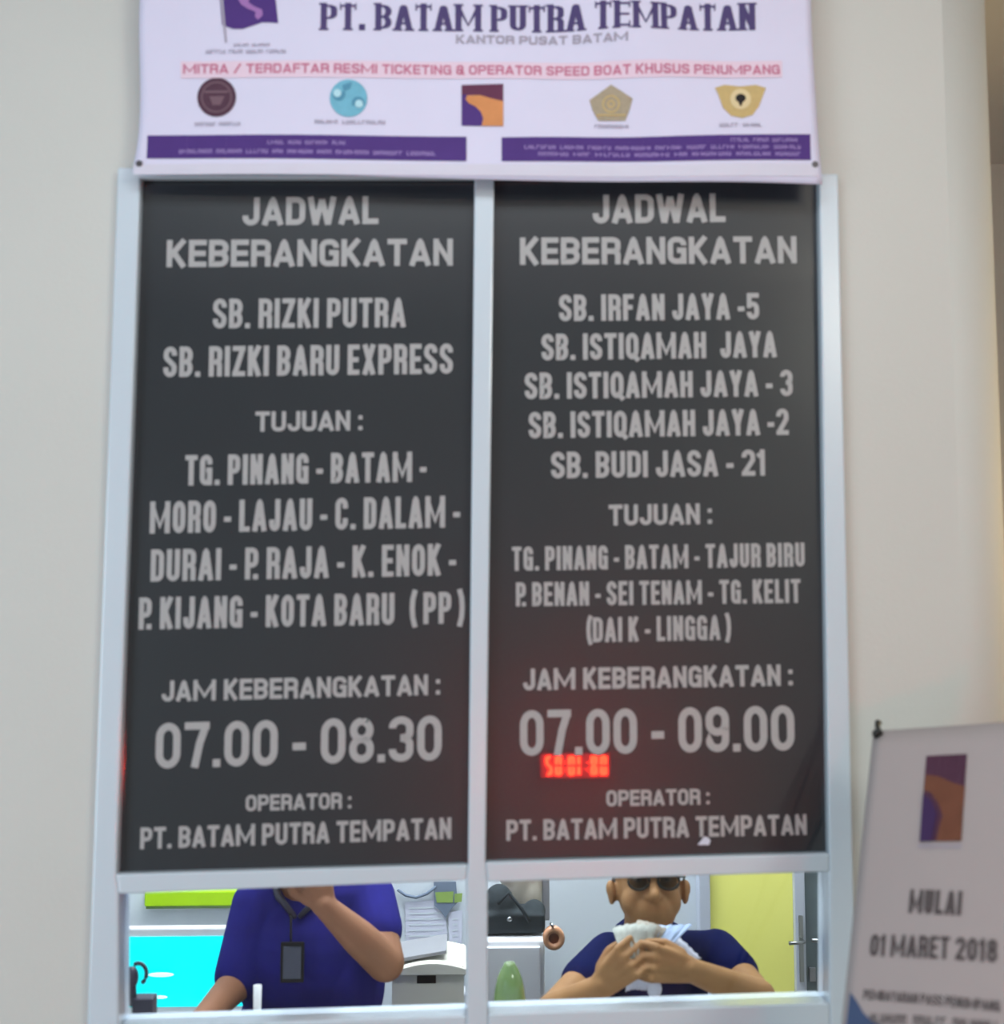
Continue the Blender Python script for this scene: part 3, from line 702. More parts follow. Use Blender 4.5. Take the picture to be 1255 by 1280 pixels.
# ------------------------------------------------------------------ office: doors on the back wall
DY = OY-.03
def dm(parent, name, pix, mt, y0=None, y1=None, bev=.003):
    y0 = DY-.02 if y0 is None else y0; y1 = OY-.001 if y1 is None else y1
    return obj(name, prism(nbm(), pquad(pix, y0), y0, y1), mt, parent, bevel=bev)
c = P(937, 1250, DY)
d1 = empty('door_1', (c.x, DY, .01), kind='structure')
def rectm(parent, name, x0, x1, z0, z1, mt, y0, y1, bev=.003): return obj(name, box(nbm(), x0, x1, y0, y1, z0, z1), mt, parent, bevel=bev)
X = lambda px, Y=DY: P(px, 1170, Y).x
Z = lambda py, Y: P(800, py, Y).z
rectm(d1, 'stile', X(873), X(887), .01, 2.05, MT['alu'], DY-.02, OY-.001)
rectm(d1, 'stile', X(992), X(1005), .01, 2.05, MT['alu'], DY-.02, OY-.001)
rectm(d1, 'top_rail', X(887), X(992), 1.97, 2.05, MT['alu'], DY-.02, OY-.001)
rectm(d1, 'bottom_rail', X(887), X(992), .01, .12, MT['alu'], DY-.02, OY-.001)
o = rectm(d1, 'yellow_panel', X(887), X(992), .12, 1.97, MT['yellow'], DY, DY+.015, .001)
pl = rectm(d1, 'handle_plate', X(996), X(1001), P(998, 1224, DY).z, P(998, 1142, DY).z, MT['steel'], DY-.028, DY-.02, .001)
hz = P(990, 1171, DY).z
obj('lever', tube(nbm(), [(X(998), DY-.024, hz), (X(998), DY-.055, hz), (X(994), DY-.062, hz), (X(979), DY-.060, hz-.002)], .0055, 10), MT['steel'], d1, smooth=True)
c = P(1020, 1250, DY)
d2 = empty('door_2', (c.x, DY, .01), kind='structure')
rectm(d2, 'stile', X(1036), min(X(1046), OX1-.003), .01, 2.05, MT['alu'], DY-.02, OY-.001)
rectm(d2, 'top_rail', X(1006), X(1036), 1.97, 2.05, MT['alu'], DY-.02, OY-.001)
rectm(d2, 'glass_panel', X(1005.5), X(1036), .01, 1.97, MT['greyglass'], DY, DY+.015, .001)
obj('lever', tube(nbm(), [(X(1032), DY-.002, hz-.003), (X(1032), DY-.035, hz-.003), (X(1010), DY-.04, hz)], .006, 10), MT['steel'], d2, smooth=True)
rectm(d2, 'lock_case', X(1025), X(1035), hz-.03, hz-.003, MT['darkmetal'], DY-.02, DY, .002)
rectm(d2, 'keyhole_plate', X(1010), X(1018), hz-.125, hz-.085, MT['greyplastic'], DY-.008, DY, .002)

# counter under the window, side desk, cabinet
ct = empty('counter', (.6, .27, 0), 'grey laminate counter running along the inside of the window', 'counter')
rectm(ct, 'worktop', OX0+.02, OX1-.02, YT+.004, .44, .975, 1.0, MT['wood'], 0, 0) if False else None
obj('worktop', box(nbm(), OX0+.02, OX1-.04, YT+.004, .44, .972, 1.0), MT['wood'], ct, bevel=.004)
for xx in (OX0+.05, .55, OX1-.12): obj('support_panel', box(nbm(), xx, xx+.03, YT+.01, .40, 0, .972), MT['wood'], ct)
dk = empty('desk', (-.2, .93, 0), 'low side desk behind the man in the blue polo shirt', 'desk')
obj('desktop', box(nbm(), OX0+.03, .16, .74, 1.17, .80, .825), MT['wood'], dk, bevel=.004)
for xx in (OX0+.06, .10):
    for yy in (.78, 1.12): obj('leg', box(nbm(), xx, xx+.04, yy, yy+.04, 0, .80), MT['greyplastic'], dk)

# monitor with the cyan screen
MY = .92
s0 = P(150, 1173, MY); s1 = P(151, 1260, MY); sx1 = P(312, 1168, MY).x
mon = empty('monitor', ((s0.x+sx1)/2, MY+.05, .825), 'white framed computer monitor glowing bright cyan, left of the man in blue', 'monitor')
zt, zb_ = s0.z+.004, s1.z+.002
obj('bezel', box(nbm(), s0.x-.018, sx1+.015, MY, MY+.03, zb_-.02, zt+.022), MT['white'], mon, bevel=.005)
o = obj('screen', box(nbm(), s0.x, sx1, MY-.002, MY+.004, zb_, zt), MT['screen'], mon)
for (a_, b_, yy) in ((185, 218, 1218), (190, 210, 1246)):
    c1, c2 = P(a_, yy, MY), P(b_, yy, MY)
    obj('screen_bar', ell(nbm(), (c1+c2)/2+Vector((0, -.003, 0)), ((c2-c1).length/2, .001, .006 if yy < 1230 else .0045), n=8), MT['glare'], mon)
obj('stand_neck', box(nbm(), (s0.x+sx1)/2-.02, (s0.x+sx1)/2+.02, MY+.03, MY+.05, .835, zt-.08), MT['white'], mon)
obj('stand_base', box(nbm(), (s0.x+sx1)/2-.1, (s0.x+sx1)/2+.1, MY-.02, MY+.12, .826, .836), MT['white'], mon, bevel=.003)

# dark webcam standing on the counter before the monitor
WY = .22
wb = P(172, 1290, WY); wt = P(164, 1222, WY)
wc = empty('webcam', (wb.x, WY, 1.0), 'dark round-headed webcam on a block, in front of the cyan monitor', 'webcam')
x0, x1 = P(168, 1250, WY).x, P(194, 1250, WY).x
obj('block', box(nbm(), x0, x1, WY-.02, WY+.02, 1.0, P(175, 1245, WY).z), MT['darkplastic'], wc, bevel=.003)
obj('neck', tube(nbm(), [(wt.x+.006, WY, P(160, 1245, WY).z-.02), (wt.x+.002, WY, wt.z-.008)], .008, 12), MT['darkplastic'], wc, smooth=True)
obj('camera_head', ell(nbm(), wt+Vector((.001, 0, 0)), (.014, .014, .023), n=10), MT['darkplastic'], wc, smooth=True)
bm = nbm(); cc = P(172, 1218, WY); pts = [cc+Vector((.017*math.cos(a), .004, .021*math.sin(a))) for a in [math.radians(k) for k in range(-60, 130, 12)]]
obj('head_ring', tube(bm, pts, .0045, 8), MT['darkplastic'], wc, smooth=True)

# lime strip shelf label on the back wall
l0_, l1_ = P(182, 1123, OY-.02), P(300, 1119, OY-.02)
bm = box(nbm(), l0_.x, l1_.x, OY-.035, OY-.003, l0_.z-.020, l0_.z+.022)
tg = empty('wall_shelf', ((l0_.x+l1_.x)/2, OY-.03, l0_.z-.02), 'lime green narrow ledge on the office wall above the cyan monitor', 'shelf')
obj('lime_edge', bm, MT['lime'], tg, bevel=.004)
obj('lower_lip', box(nbm(), l0_.x+.004, l1_.x-.004, OY-.03, OY-.003, l0_.z-.027, l0_.z-.020), MT['greenglaze'], tg)

# papers pinned on the wall, pennant
def sheet(pix, label, mt='paper', Y=OY-.004, lines=True, grp=None):
    c = [sum(p[k] for p in pix)/len(pix) for k in (0, 1)]; cp = P(c[0], c[1], Y)
    t = empty('paper_sheet', (cp.x, Y, cp.z), label, 'paper')
    obj('sheet', prism(nbm(), pquad(pix, Y), Y-.001, Y), MT[mt], t)
    if lines:
        x0_, x1_ = min(p[0] for p in pix)+5, max(p[0] for p in pix)-6; y = min(p[1] for p in pix)+10
        ps = []
        while y < max(p[1] for p in pix)-8:
            ps += [[(P(a, b, Y).x, P(a, b, Y).z) for a, b in ((x0_, y), (x1_, y-1), (x1_, y+1), (x0_, y+2))]]; y += 7
        print_obj('ruled_print', ps, Vector((0, Y-.002, 0)), Vector((1, 0, 0)), Vector((0, 0, 1)), MT['wall_in'], t)
    return t
sheet([(506, 1128), (556, 1124), (560, 1186), (508, 1192)], 'white paper sheet pinned to the office wall right of the man in blue', Y=OY-.004)
sheet([(560, 1140), (578, 1138), (577, 1188), (562, 1190)], 'narrow white paper slip right of the larger pinned sheet')
pn = P(549, 1120, OY-.01)
pe = empty('pennant', (pn.x, OY-.01, pn.z), 'small pointed pennant, slate blue over yellow green, on the office wall', 'pennant')
obj('cloth', prism(nbm(), pquad([(542, 1102), (570, 1102), (572, 1128), (566, 1134), (560, 1142), (557, 1148), (552, 1140), (543, 1132)], OY-.01), OY-.012, OY-.009), MT['slate'], pe)
print_obj('green_field', [[(P(a, b, OY-.01).x, P(a, b, OY-.01).z) for a, b in q] for q in ([(544, 1115), (567, 1114), (566, 1128), (546, 1128)], [(568, 1117), (578, 1116), (577, 1127), (568, 1128)])], Vector((0, OY-.0135, 0)), Vector((1, 0, 0)), Vector((0, 0, 1)), MT['greenink'], pe)
bm = tube(nbm(), [P(497, 1112, OY-.01), P(507, 1119, OY-.01), P(520, 1122, OY-.01), P(534, 1117, OY-.01), P(545, 1108, OY-.01)], .0045, 8)
setp(obj('cable', bm, MT['slate'], smooth=True), 'slack grey cord looped on the office wall beside the pennant', 'cord')

# archive box on a low stand
AY = .80
x0, x1 = P(490, 1230, AY).x, P(580, 1230, AY).x; zt = P(540, 1208, AY).z; zb_ = P(540, 1276, AY).z
st = empty('low_cabinet', ((x0+x1)/2, AY+.15, 0), 'low white cabinet carrying the cream archive box', 'cabinet')
obj('body', box(nbm(), x0-.002, x1+.005, AY-.01, AY+.30, 0.0, zb_-.003), MT['white'], st, bevel=.004)
obj('door', box(nbm(), x0+.006, x1-.005, AY-.025, AY-.011, 0.05, zb_-.03), MT['white'], st, bevel=.003)
bx = empty('archive_box', ((x0+x1)/2, AY+.1, zb_), 'cream archive box with a dark hand hole, right of the man in blue', 'box')
bm = nbm(); hx0, hx1 = P(521, 1224, AY).x, P(545, 1224, AY).x; hz0, hz1 = P(530, 1230, AY).z, P(530, 1219, AY).z
box(bm, x0, hx0, AY, AY+.006, zb_, zt); box(bm, hx1, x1, AY, AY+.006, zb_, zt); box(bm, hx0, hx1, AY, AY+.006, zb_, hz0); box(bm, hx0, hx1, AY, AY+.006, hz1, zt)
box(bm, x0, x0+.005, AY+.006, AY+.2, zb_, zt); box(bm, x1-.005, x1, AY+.006, AY+.2, zb_, zt); box(bm, x0, x1, AY+.2, AY+.206, zb_, zt); box(bm, x0, x1, AY+.006, AY+.2, zb_, zb_+.004)
obj('carton', bm, MT['cream'], bx)
obj('hand_hole_shade', box(nbm(), hx0, hx1, AY+.004, AY+.012, hz0, hz1), MT['black'], bx)  # black block behind the hole: shade of the box interior as colour
bm = nbm(); n = 10
pts = [(x0-.006+(x1-x0+.012)*i/n, zt-.012+.022*math.sin(PI*(i/n)*.9)) for i in range(n+1)]
prism(bm, [(x0-.006, zt-.02)]+pts+[(x1+.006, zt-.02)], AY-.008, AY+.212)
obj('lid', bm, MT['cream'], bx, bevel=.002)
fz = P(530, 1195, AY).z
bm = nbm(); prism(bm, [(x0+.01, zt+.004), (x1-.045, zt+.026), (x1-.045, zt+.034), (x0+.01, zt+.014)], AY+.02, AY+.18)
setp(obj('folder', bm, MT['greyplastic'], bevel=.001), 'thin grey folder lying tilted on the archive box lid', 'folder')

# white cabinet, black bag, beige cloth, tape
KY = .78
x0, x1 = P(591, 1220, KY).x, P(681, 1220, KY).x; kz = P(650, 1176, KY).z
cb = empty('white_cabinet', ((x0+x1)/2, KY+.18, 0), 'tall white cabinet left of the man in navy, black bag on top', 'cabinet')
obj('body', box(nbm(), x0, x1, KY, KY+.36, 0, kz), MT['white'], cb, bevel=.004)
obj('door', box(nbm(), x0+.006, x1-.012, KY-.014, KY-.001, .05, kz-.012), MT['white'], cb, bevel=.003)
obj('handle', tube(nbm(), [(x0+.02, KY-.014, kz-.22), (x0+.02, KY-.03, kz-.22), (x0+.02, KY-.03, kz-.32), (x0+.02, KY-.014, kz-.32)], .004, 8), MT['steel'], cb, smooth=True)
bag = empty('bag', (P(645, 1176, KY+.1).x, KY+.12, kz), 'black fabric bag slumped on top of the white cabinet', 'bag')
bm = nbm(); c0 = P(626, 1143, KY+.1); 
box(bm, P(612, 1150, KY+.1).x-.02, P(680, 1150, KY+.1).x, KY+.04, KY+.16, kz+.005, kz+.057)
ell(bm, Vector((c0.x-.005, KY+.1, kz+.055)), (.045, .05, .065)); ell(bm, Vector((P(668, 1150, KY+.1).x, KY+.1, kz+.05)), (.03, .05, .028))
fused('body', bm, MT['blackfabric'], bag, .006, 5)
bm = tube(nbm(), [P(622, 1130, KY+.04), P(636, 1116, KY+.045), P(652, 1136, KY+.035), P(662, 1152, KY+.03)], .005, 8)
obj('strap', bm, MT['blackfabric'], bag, smooth=True)
obj('buckle', ell(nbm(), P(637, 1149, KY+.03), (.007, .004, .006), n=8), MT['steel'], bag, smooth=True)
bg = empty('cloth_bundle', (P(655, 1120, KY+.13).x, KY+.2, kz), 'beige cloth bundle standing behind the black bag', 'cloth')
bm = nbm(); ell(bm, Vector((P(655, 1110, KY+.2).x, KY+.21, kz+.10)), (.052, .035, .10)); ell(bm, Vector((P(640, 1100, KY+.2).x, KY+.21, kz+.14)), (.045, .03, .06)); ell(bm, Vector((P(664, 1128, KY+.2).x, KY+.2, kz+.06)), (.03, .03, .06))
fused('folded_cloth', bm, MT['beigefab'], bg, .007, 4)
bm = box(nbm(), P(678, 1130, KY+.2).x, P(687, 1130, KY+.2).x, KY+.2, KY+.22, kz, kz+.55); 
setp(obj('post', bm, MT['greyplastic'], bevel=.002), 'slim grey post rising from the white cabinet beside the bag', 'post')
ty = KY-.03; tcn = P(692, 1172, ty)
tp = empty('tape_roll', (tcn.x, ty, tcn.z), 'roll of tan tape hanging at the upper right edge of the white cabinet', 'tape')
bm = nbm(); prof = [(.0125, 0), (.023, 0), (.026, .004), (.026, .022), (.023, .026), (.0125, .026)]
rings = []
for k in range(24):
    a = 2*PI*k/24; rings.append([bm.verts.new(tcn+Vector((r*math.cos(a)*1.06, h-.013, r*math.sin(a)*1.12))) for r, h in prof])
for k in range(24):
    A_, B_ = rings[k], rings[(k+1) % 24]
    for i in range(6): bm.faces.new((A_[i], A_[(i+1) % 6], B_[(i+1) % 6], B_[i]))
obj('tape', bm, MT['tape'], tp, smooth=True)
obj('core', lathe(nbm(), tcn+Vector((0, -.006, 0)), [(.0115, 0), (.013, .002), (.013, .016), (.0115, .018)], 20, 'y'), MT['tapecore'], tp, smooth=True)
obj('peg', tube(nbm(), [tcn+Vector((-.004, .03, .026)), tcn+Vector((-.004, -.016, .034))], .004, 8), MT['steel'], tp, smooth=True)

# green vase on the counter
VY = .33; vx = P(637, 1230, VY).x
vz = P(637, 1203, VY).z; vh = vz-1.0; r_ = (P(658, 1240, VY).x-P(616, 1240, VY).x)/2
vs = empty('vase', (vx, VY, 1.0), 'rounded green glazed vase with a bright glint, left of the man in navy', 'vase')
prof = [(r_*.62, 0), (r_*.9, vh*.08), (r_, vh*.3), (r_*.98, vh*.45), (r_*.9, vh*.62), (r_*.76, vh*.78), (r_*.55, vh*.90), (r_*.36, vh*.97), (r_*.30, vh), (r_*.22, vh), (r_*.20, vh*.9)]
obj('body', lathe(nbm(), (vx, VY, 1.0), prof, 32), MT['greenglaze'], vs, smooth=True)

# paper bits on the counter
def flat_paper(cx, cy, w_, d_, h, rot, label, name='paper_stack', mt='paper'):
    t = empty(name, (cx, cy, 1.0), label, 'paper')
    k = max(1, int(h/.006))
    for i in range(k):
        bm = nbm(); a = rot+.05*math.sin(i*2.3); z0 = 1.0+h*i/k
        R_ = Matrix.Rotation(a, 4, 'Z'); box(bm, -w_/2, w_/2, -d_/2, d_/2, z0, z0+h/k-.0006)
        bmesh.ops.transform(bm, matrix=Matrix.Translation((cx, cy, 0)) @ R_, verts=bm.verts); obj('sheet', bm, MT[mt], t)
    return t
flat_paper(P(885, 1258, .38).x, .36, .10, .07, .030, .2, 'small stack of white papers on the counter under the right forearm')
flat_paper(P(772, 1258, .36).x, .35, .06, .06, .030, -.3, 'small stack of white papers on the counter below the clasped hands')
flat_paper(P(330, 1275, .34).x, .34, .20, .09, .012, .1, 'flat white papers on the counter before the man in blue')
cp = P(322, 1234, .36)
gz = empty('drinking_glass', (cp.x, .36, 1.0), 'small white cup half hidden beside the forearm of the man in blue', 'cup')
obj('cup_body', lathe(nbm(), (cp.x, .36, 1.0), [(.007, 0), (.008, .004), (.009, cp.z-1.0+.004), (.0075, cp.z-1.0+.004), (.007, .01)], 20), MT['white'], gz, smooth=True)
gz.name = 'cup'

# ------------------------------------------------------------------ people
def hand(bm, wrist, knuck, palm_n, side, curl, spread=.0, thumb_in=.5, sc=1.0):
    """five-fingered hand; palm_n points out of the palm; side=+1 puts the thumb on +across"""
    w_ = Vector(wrist); f = (Vector(knuck)-w_).normalized(); n = Vector(palm_n); n = (n-f*n.dot(f)).normalized(); ac = f.cross(n)*side
    L = .085*sc
    for s_, r in ((-.5, .013), (-.17, .0145), (.17, .0145), (.5, .0135)):
        cap(bm, w_+ac*s_*.03*sc, w_+f*L*.92+ac*s_*.056*sc, r*sc, .0115*sc, 10)
    ell(bm, w_+f*L*.45+n*.006, (.03*sc, .03*sc, .02*sc), Matrix((ac, f, n)).transposed(), 8)
    lens = [(.038, .024, .018), (.043, .027, .020), (.040, .025, .019), (.031, .019, .016)]
    for i, ls in enumerate(lens):
        s_ = (.5-.333*i); p = w_+f*L+ac*s_*.066*sc; a = 0
        fan = ac*(s_*spread)
        for j, l_ in enumerate(ls):
            a += math.radians(curl[j]+(i-1.5)*4); d = (f*math.cos(a)+n*math.sin(a)+fan).normalized()
            q = p+d*l_*sc*1.02; cap(bm, p, q, (.0088-.0008*j)*sc, (.0082-.0008*j)*sc, 8); p = q
    p = w_+f*L*.25+ac*.028*sc+n*.008
    d1_ = (ac*(.75-.5*thumb_in)+f*(.6+.3*thumb_in)+n*.35*thumb_in).normalized(); q = p+d1_*.040*sc; cap(bm, p, q, .0135*sc, .0105*sc, 10)
    d2_ = (f*.9+ac*(.25-.5*thumb_in)+n*.6*thumb_in).normalized(); q2 = q+d2_*.030*sc; cap(bm, q, q2, .0100*sc, .0092*sc, 10)
    d3_ = (f*.8-ac*.3*thumb_in+n*.75*thumb_in).normalized(); cap(bm, q2, q2+d3_*.022*sc, .0092*sc, .0078*sc, 10)

def tilt_about(bm, verts, c, ang):
    M_ = Matrix.Translation(c) @ Matrix.Rotation(ang, 4, 'X') @ Matrix.Translation(-Vector(c))
    bmesh.ops.transform(bm, matrix=M_, verts=verts)
def head(bm, c, s=1.0, tilt=0.0):
    """c = point between the eyes; looks towards -y"""
    c = Vector(c); old = set(bm.verts); E_ = lambda o, r: ell(bm, c+Vector(o)*s, tuple(k*s for k in r))
    E_((0, .095, .035), (.077, .096, .092)); E_((0, .085, -.02), (.070, .080, .085)); E_((0, .055, -.062), (.056, .058, .052)); E_((0, .038, -.088), (.034, .034, .028))
    E_((-.036, .045, -.045), (.030, .032, .036)); E_((.036, .045, -.045), (.030, .032, .036))     # cheeks
    E_((0, .028, .020), (.055, .026, .016))                                                        # brow
    # nose
    cap(bm, c+Vector((0, .016, .002))*s, c+Vector((0, -.008, -.034))*s, .009*s, .013*s, 10)          # nose
    E_((-.013, .006, -.038), (.009, .010, .008)); E_((.013, .006, -.038), (.009, .010, .008))
    E_((0, .012, -.058), (.022, .012, .007)); E_((0, .014, -.068), (.019, .012, .008))              # lips
    for k in (-1, 1): E_((k*.082, .088, -.026), (.009, .020, .028)); E_((k*.086, .082, -.018), (.009, .012, .018))
    if tilt: tilt_about(bm, [v for v in bm.verts if v not in old], c, tilt)

# --- man in navy, hands together
TL = math.radians(-13)
mp = P(817, 1099, .42); EYE = Vector((mp.x, .42, mp.z))
HR = Matrix.Rotation(TL, 3, 'X')
pr = empty('person', (EYE.x, .62, 0), 'person in a navy polo with glasses, leaning forward and holding folded notes', 'person')
eye = EYE
neck0 = eye+Vector((.004, .10, -.07)); chest = Vector((eye.x+.012, .62, eye.z-.335))
sL = P(762, 1194, .58); sR = P(896, 1190, .58)
eL = P(692, 1263, .36); eR = P(948, 1246, .36); eL.z = max(eL.z, 1.04); eR.z = max(eR.z, 1.045)
wL = P(752, 1232, .27); wR = P(862, 1212, .26)
bm = nbm(); head(bm, eye, 1.04, TL)
cap(bm, eye+Vector((0, .10, -.05)), Vector((chest.x, .60, sL.z-.01)), .054, .055)
for s_ in (sL, sR): cap(bm, Vector((chest.x, .62, s_.z-.045)), s_, .045, .040)
ell(bm, chest, (.15, .10, .18)); ell(bm, chest+Vector((0, .02, -.24)), (.145, .11, .17))
cap(bm, sL, eL, .046, .036); cap(bm, sR, eR, .046, .036)
cap(bm, eL, wL, .038, .024); cap(bm, eR, wR, .039, .025)
for k in (-1, 1): cap(bm, chest+Vector((k*.08, .03, -.38)), chest+Vector((k*.10, -.12, -.42)), .085, .07); cap(bm, chest+Vector((k*.10, -.12, -.42)), Vector((chest.x+k*.10, .52, .10)), .062, .045)
meet = P(801, 1198, .235)
hand(bm, wL, wL+(P(784, 1203, .235)-wL), Vector((.35, .9, -.1)), 1, (62, 74, 45), thumb_in=.8, sc=1.0)
hand(bm, wR, wR+(P(818, 1204, .235)-wR), Vector((-.35, .9, -.1)), -1, (62, 74, 45), thumb_in=.8, sc=1.0)
fused('body', bm, MT['skin'], pr, .0042, 4)
# polo shirt
bm = nbm()
cap(bm, Vector((chest.x, .60, sL.z+.005)), Vector((chest.x, .62, sL.z-.06)), .076, .090)
for s_, e_ in ((sL, eL), (sR, eR)):
    cap(bm, Vector((chest.x, .63, s_.z-.03)), s_, .070, .050)
    cap(bm, s_, s_+(e_-s_)*.50, .054, .052)
ell(bm, chest, (.150, .112, .19)); ell(bm, chest+Vector((0, .01, -.22)), (.165, .13, .20)); ell(bm, chest+Vector((0, -.03, -.02)), (.12, .10, .16))
fused('polo_shirt', bm, MT['shirt_navy'], pr, .006, 5)
bm = nbm(); cc = Vector((chest.x, .60, sL.z+.045))
for k in (-1, 1):
    tube(bm, [cc+Vector((k*.004, -.075, -.045)), cc+Vector((k*.045, -.055, -.008)), cc+Vector((k*.066, 0, .012)), cc+Vector((k*.03, .055, .02)), cc+Vector((0, .062, .022))], [.010, .013, .013, .012, .012], 8)
obj('collar', bm, MT['shirt_navy'], pr, smooth=True)
bm = nbm()
for k in (-1, 1): cap(bm, chest+Vector((k*.08, .03, -.38)), chest+Vector((k*.10, -.12, -.42)), .10, .085); cap(bm, chest+Vector((k*.10, -.12, -.42)), Vector((chest.x+k*.10, .52, .12)), .076, .062)
ell(bm, chest+Vector((0, .03, -.36)), (.16, .12, .10))
fused('trousers', bm, MT['trousers'], pr, .012, 3)
bm = nbm(); ell(bm, eye+Vector((0, .102, .052)), (.082, .098, .088)); ell(bm, eye+Vector((0, .125, .0)), (.080, .078, .07))
bmesh.ops.bisect_plane(bm, geom=bm.verts[:]+bm.edges[:]+bm.faces[:], plane_co=eye+Vector((0, .04, .05)), plane_no=Vector((0, -.75, -.55)), clear_outer=True)
bmesh.ops.holes_fill(bm, edges=[e for e in bm.edges if e.is_boundary])
tilt_about(bm, bm.verts, eye, TL)
obj('hair', bm, MT['hair'], pr, smooth=True)
for k in (-1, 1):
    e_ = obj('eye', ell(nbm(), eye+HR @ Vector((k*.032, .022, 0)), (.0125, .0125, .0062), n=8), MT['eyew'], pr, smooth=True)
    obj('iris', ell(nbm(), eye+HR @ Vector((k*.032, .0105, 0)), (.0055, .002, .0050), n=6), MT['black'], e_, smooth=True)
bm = nbm()
for k in (-1, 1):
    pts = [eye+Vector((k*.034+.024*math.cos(a), .0, .019*math.sin(a)-.004)) for a in [2*PI*i/16 for i in range(17)]]
    tube(bm, pts, .0032, 6); tube(bm, [eye+Vector((k*.058, .0, .004)), eye+Vector((k*.082, .06, .006)), eye+Vector((k*.084, .10, -.004))], .002, 6)
tube(bm, [eye+Vector((-.010, 0, .002)), eye+Vector((0, -.004, .006)), eye+Vector((.010, 0, .002))], .002, 6)
tube(bm, [eye+Vector((-.064, .012, .012)), eye+Vector((-.045, -.001, .016)), eye+Vector((0, -.005, .013)), eye+Vector((.045, -.001, .016)), eye+Vector((.064, .012, .012))], .0055, 8)
tilt_about(bm, bm.verts, eye, TL)
gl = obj('glasses', bm, MT['darkmetal'], pr, smooth=True)
for k in (-1, 1):
    bm = nbm(); lathe(bm, eye+Vector((k*.034, 0, -.004)), [(.019, 0), (.020, .001)], 20, 'y'); tilt_about(bm, bm.verts, eye, TL); obj('lens', bm, MT['lens'], gl)

obj('mouth', ell(nbm(), eye+HR @ Vector((0, .0035, -.0625))*1.04, (.019, .006, .0035), n=8), MT['lips'], pr, smooth=True)

# folded notes held between the hands
def note(pts, label, mt, bend=.01, group='folded notes held in the hands'):
    """strip of paper through 4 corner points, gently bent, 0.6 mm thick"""
    a, b, c, d = pts; cen = (a+b+c+d)/4
    t = empty('folded_note', cen, label, 'note', group)
    bm = nbm(); N = 14; g = []
    nn = (b-a).cross(d-a).normalized()
    for j in range(5):
        g.append([bm.verts.new(((a*(1-i/N)+b*(i/N))*(1-j/4)+(d*(1-i/N)+c*(i/N))*(j/4))+nn*bend*(math.sin(PI*i/N*1.5)+.55*math.sin(i*2.4+j*1.1))) for i in range(N+1)])
    for j in range(4):
        for i in range(N): bm.faces.new((g[j][i], g[j][i+1], g[j+1][i+1], g[j+1][i]))
    o = obj('paper', bm, MT[mt], t, smooth=True); s_ = o.modifiers.new('t', 'SOLIDIFY'); s_.thickness = .001
    return t
note([P(776, 1200, .24), P(812, 1200, .25), P(822, 1153, .29), P(766, 1160, .29)], 'pale grey folded note rising from the left hand', 'note', .008)
note([P(790, 1200, .262), P(806, 1200, .262), P(838, 1160, .305), P(796, 1150, .305)], 'grey green folded note leaning right behind the pale grey one', 'beigefab', .007)
note([P(800, 1200, .255), P(822, 1200, .262), P(864, 1158, .31), P(804, 1152, .315)], 'pale blue folded note rising between the hands', 'note2', -.008)
note([P(815, 1190, .265), P(868, 1203, .29), P(878, 1196, .30), P(838, 1166, .325)], 'pale blue note poking out to the right above the wrist', 'paper', .004)
note([P(784, 1216, .25), P(806, 1214, .25), P(808, 1236, .26), P(782, 1240, .26)], 'pale bluish note end sticking out below the left fist', 'paper', .005)
bm = nbm(); c_ = P(818, 1236, .25); ell(bm, c_, (.016, .008, .020), n=10); ell(bm, c_+Vector((-.006, .004, .012)), (.012, .008, .016), n=8)
setp(fused('crumpled_paper', bm, MT['paper'], None, .002, 2), 'small round white crumpled paper hanging below the right fist', 'paper')

# --- man in bright blue, hand raised to his chin
T0 = P(383, 1140, .60)
pb2 = empty('person', (T0.x, .62, 0), 'person in a bright blue polo with a badge, one hand raised to the chin', 'person')
sL = P(322, 1131, .62); sR = P(462, 1122, .62)
ch = Vector((T0.x-.003, .64, sL.z-.13))
eye = Vector((P(372, 1100, .6).x, .49, sL.z+.235))
eL = P(293, 1232, .56); wl_ = P(252, 1284, .36)
eR = P(482, 1203, .50); wr_ = P(405, 1132, .42)
wl_.z = max(wl_.z, 1.03)
bm = nbm(); head(bm, eye)
cap(bm, eye+Vector((0, .10, -.06)), Vector((ch.x, .63, sL.z+.01)), .056, .064)
for s_ in (sL, sR): cap(bm, Vector((ch.x, .64, s_.z-.0)), s_, .055, .046)
ell(bm, ch, (.155, .10, .17)); ell(bm, ch+Vector((0, .0, -.22)), (.15, .11, .17))
cap(bm, sL, eL, .048, .040); cap(bm, eL, wl_, .040, .026)
cap(bm, sR, eR, .050, .044); cap(bm, eR, eR+(wr_-eR)*.45, .044, .040); cap(bm, eR+(wr_-eR)*.45, wr_, .040, .026)
for k in (-1, 1): cap(bm, ch+Vector((k*.08, .02, -.40)), ch+Vector((k*.10, -.13, -.42)), .085, .07); cap(bm, ch+Vector((k*.10, -.13, -.42)), Vector((ch.x+k*.10, .52, .10)), .062, .045)
hand(bm, wr_, wr_+Vector((-.020, -.004, .065)), Vector((-.35, .85, .1)), 1, (35, 55, 35), thumb_in=.3)
hand(bm, wl_, wl_+Vector((-.045, -.055, -.008)), Vector((0, 0, -1)), -1, (12, 18, 12), spread=.2, thumb_in=.1)
fused('body', bm, MT['skin2'], pb2, .0045, 4)
bm = nbm()
cap(bm, Vector((ch.x, .635, sL.z+.01)), Vector((ch.x, .64, sL.z-.05)), .072, .09)
for s_, e_, k in ((sL, eL, .88), (sR, eR, .50)):
    cap(bm, Vector((ch.x, .65, s_.z-.02)), s_, .078, .062)
    cap(bm, s_, s_+(e_-s_)*k, .062, .060 if k < .7 else .054)
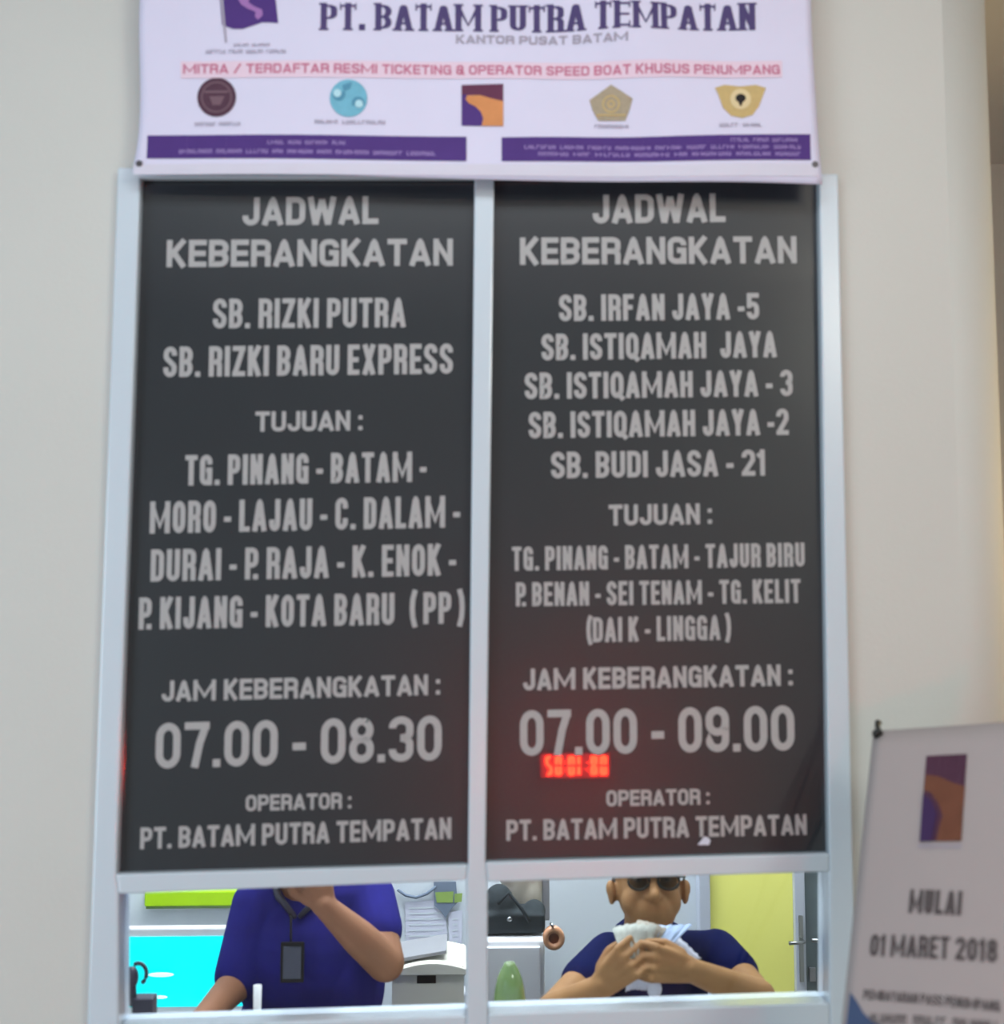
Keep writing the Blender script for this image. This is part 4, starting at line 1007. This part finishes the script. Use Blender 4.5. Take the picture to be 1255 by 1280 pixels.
ell(bm, ch, (.178, .122, .19)); ell(bm, ch+Vector((.006, 0, -.2)), (.176, .135, .2)); ell(bm, ch+Vector((0, .0, -.30)), (.172, .13, .16))
ell(bm, ch+Vector((.10, -.01, -.05)), (.09, .10, .15)); ell(bm, ch+Vector((.11, 0, -.2)), (.075, .11, .2))
fused('polo_shirt', bm, MT['shirt_blue'], pb2, .006, 5)
bm = nbm(); cc = Vector((ch.x-.01, .62, sL.z+.045))
for k in (-1, 1):
    tube(bm, [cc+Vector((k*.004, -.085, -.055)), cc+Vector((k*.048, -.06, -.012)), cc+Vector((k*.068, 0, .012)), cc+Vector((k*.03, .055, .02)), cc+Vector((0, .062, .022))], [.006, .009, .011, .011, .011], 8)
o = obj('collar', bm, MT['darkplastic'], pb2, smooth=True); o['label'] = 'dark collar'
bm = nbm()
for k in (-1, 1): cap(bm, ch+Vector((k*.08, .02, -.40)), ch+Vector((k*.10, -.13, -.42)), .10, .085); cap(bm, ch+Vector((k*.10, -.13, -.42)), Vector((ch.x+k*.10, .52, .12)), .076, .062)
ell(bm, ch+Vector((0, .02, -.38)), (.165, .12, .10))
fused('trousers', bm, MT['trousers'], pb2, .012, 3)
bm = nbm(); ell(bm, eye+Vector((0, .102, .052)), (.082, .098, .088)); ell(bm, eye+Vector((0, .125, .0)), (.080, .078, .07))
bmesh.ops.bisect_plane(bm, geom=bm.verts[:]+bm.edges[:]+bm.faces[:], plane_co=eye+Vector((0, .04, .05)), plane_no=Vector((0, -.75, -.55)), clear_outer=True)
bmesh.ops.holes_fill(bm, edges=[e for e in bm.edges if e.is_boundary])
obj('hair', bm, MT['hair'], pb2, smooth=True)
for k in (-1, 1):
    e_ = obj('eye', ell(nbm(), eye+Vector((k*.032, .022, 0)), (.0125, .0125, .0062), n=8), MT['eyew'], pb2, smooth=True)
    obj('iris', ell(nbm(), eye+Vector((k*.032, .0105, 0)), (.0055, .002, .0050), n=6), MT['black'], e_, smooth=True)
obj('mouth', ell(nbm(), eye+Vector((0, .0035, -.0625)), (.019, .006, .0035), n=8), MT['lips'], pb2, smooth=True)
# badge on a dark lanyard
by = .488
b0 = P(351, 1177, by); b1 = P(380, 1228, by); bc = (b0+b1)/2
bd = obj('id_badge', box(nbm(), b0.x, b1.x, by-.004, by, b1.z, b0.z), MT['black'], pb2, bevel=.003); bd['label'] = 'dark badge holder hanging at the chest'
obj('card', box(nbm(), b0.x+.007, b1.x-.007, by-.006, by-.0035, b1.z+.010, b0.z-.010), MT['badge'], bd)
obj('lanyard', tube(nbm(), [Vector((bc.x-.004, by+.002, b0.z-.004)), Vector((cc.x-.012, .515, b0.z+.05)), cc+Vector((-.018, -.085, -.05))], .0028, 6), MT['black'], pb2, smooth=True)

# stools under both people
for px_, pxn, lab in ((chest, None, 'stool under the person in the navy polo'), (ch, None, 'stool under the person in the bright blue polo')):
    zt = px_.z-.535; t = empty('stool', (px_.x, .67, 0), 'round grey '+lab, 'stool', 'stools behind the counter')
    obj('seat', lathe(nbm(), (px_.x, .67, zt-.05), [(.11, 0), (.13, .012), (.13, .04), (.11, .05)], 28), MT['greyplastic'], t, smooth=False)
    obj('column', tube(nbm(), [(px_.x, .67, .02), (px_.x, .67, zt-.05)], .022, 14), MT['steel'], t, smooth=True)
    obj('base', lathe(nbm(), (px_.x, .67, 0), [(.13, 0), (.13, .012), (.04, .03)], 28), MT['steel'], t)
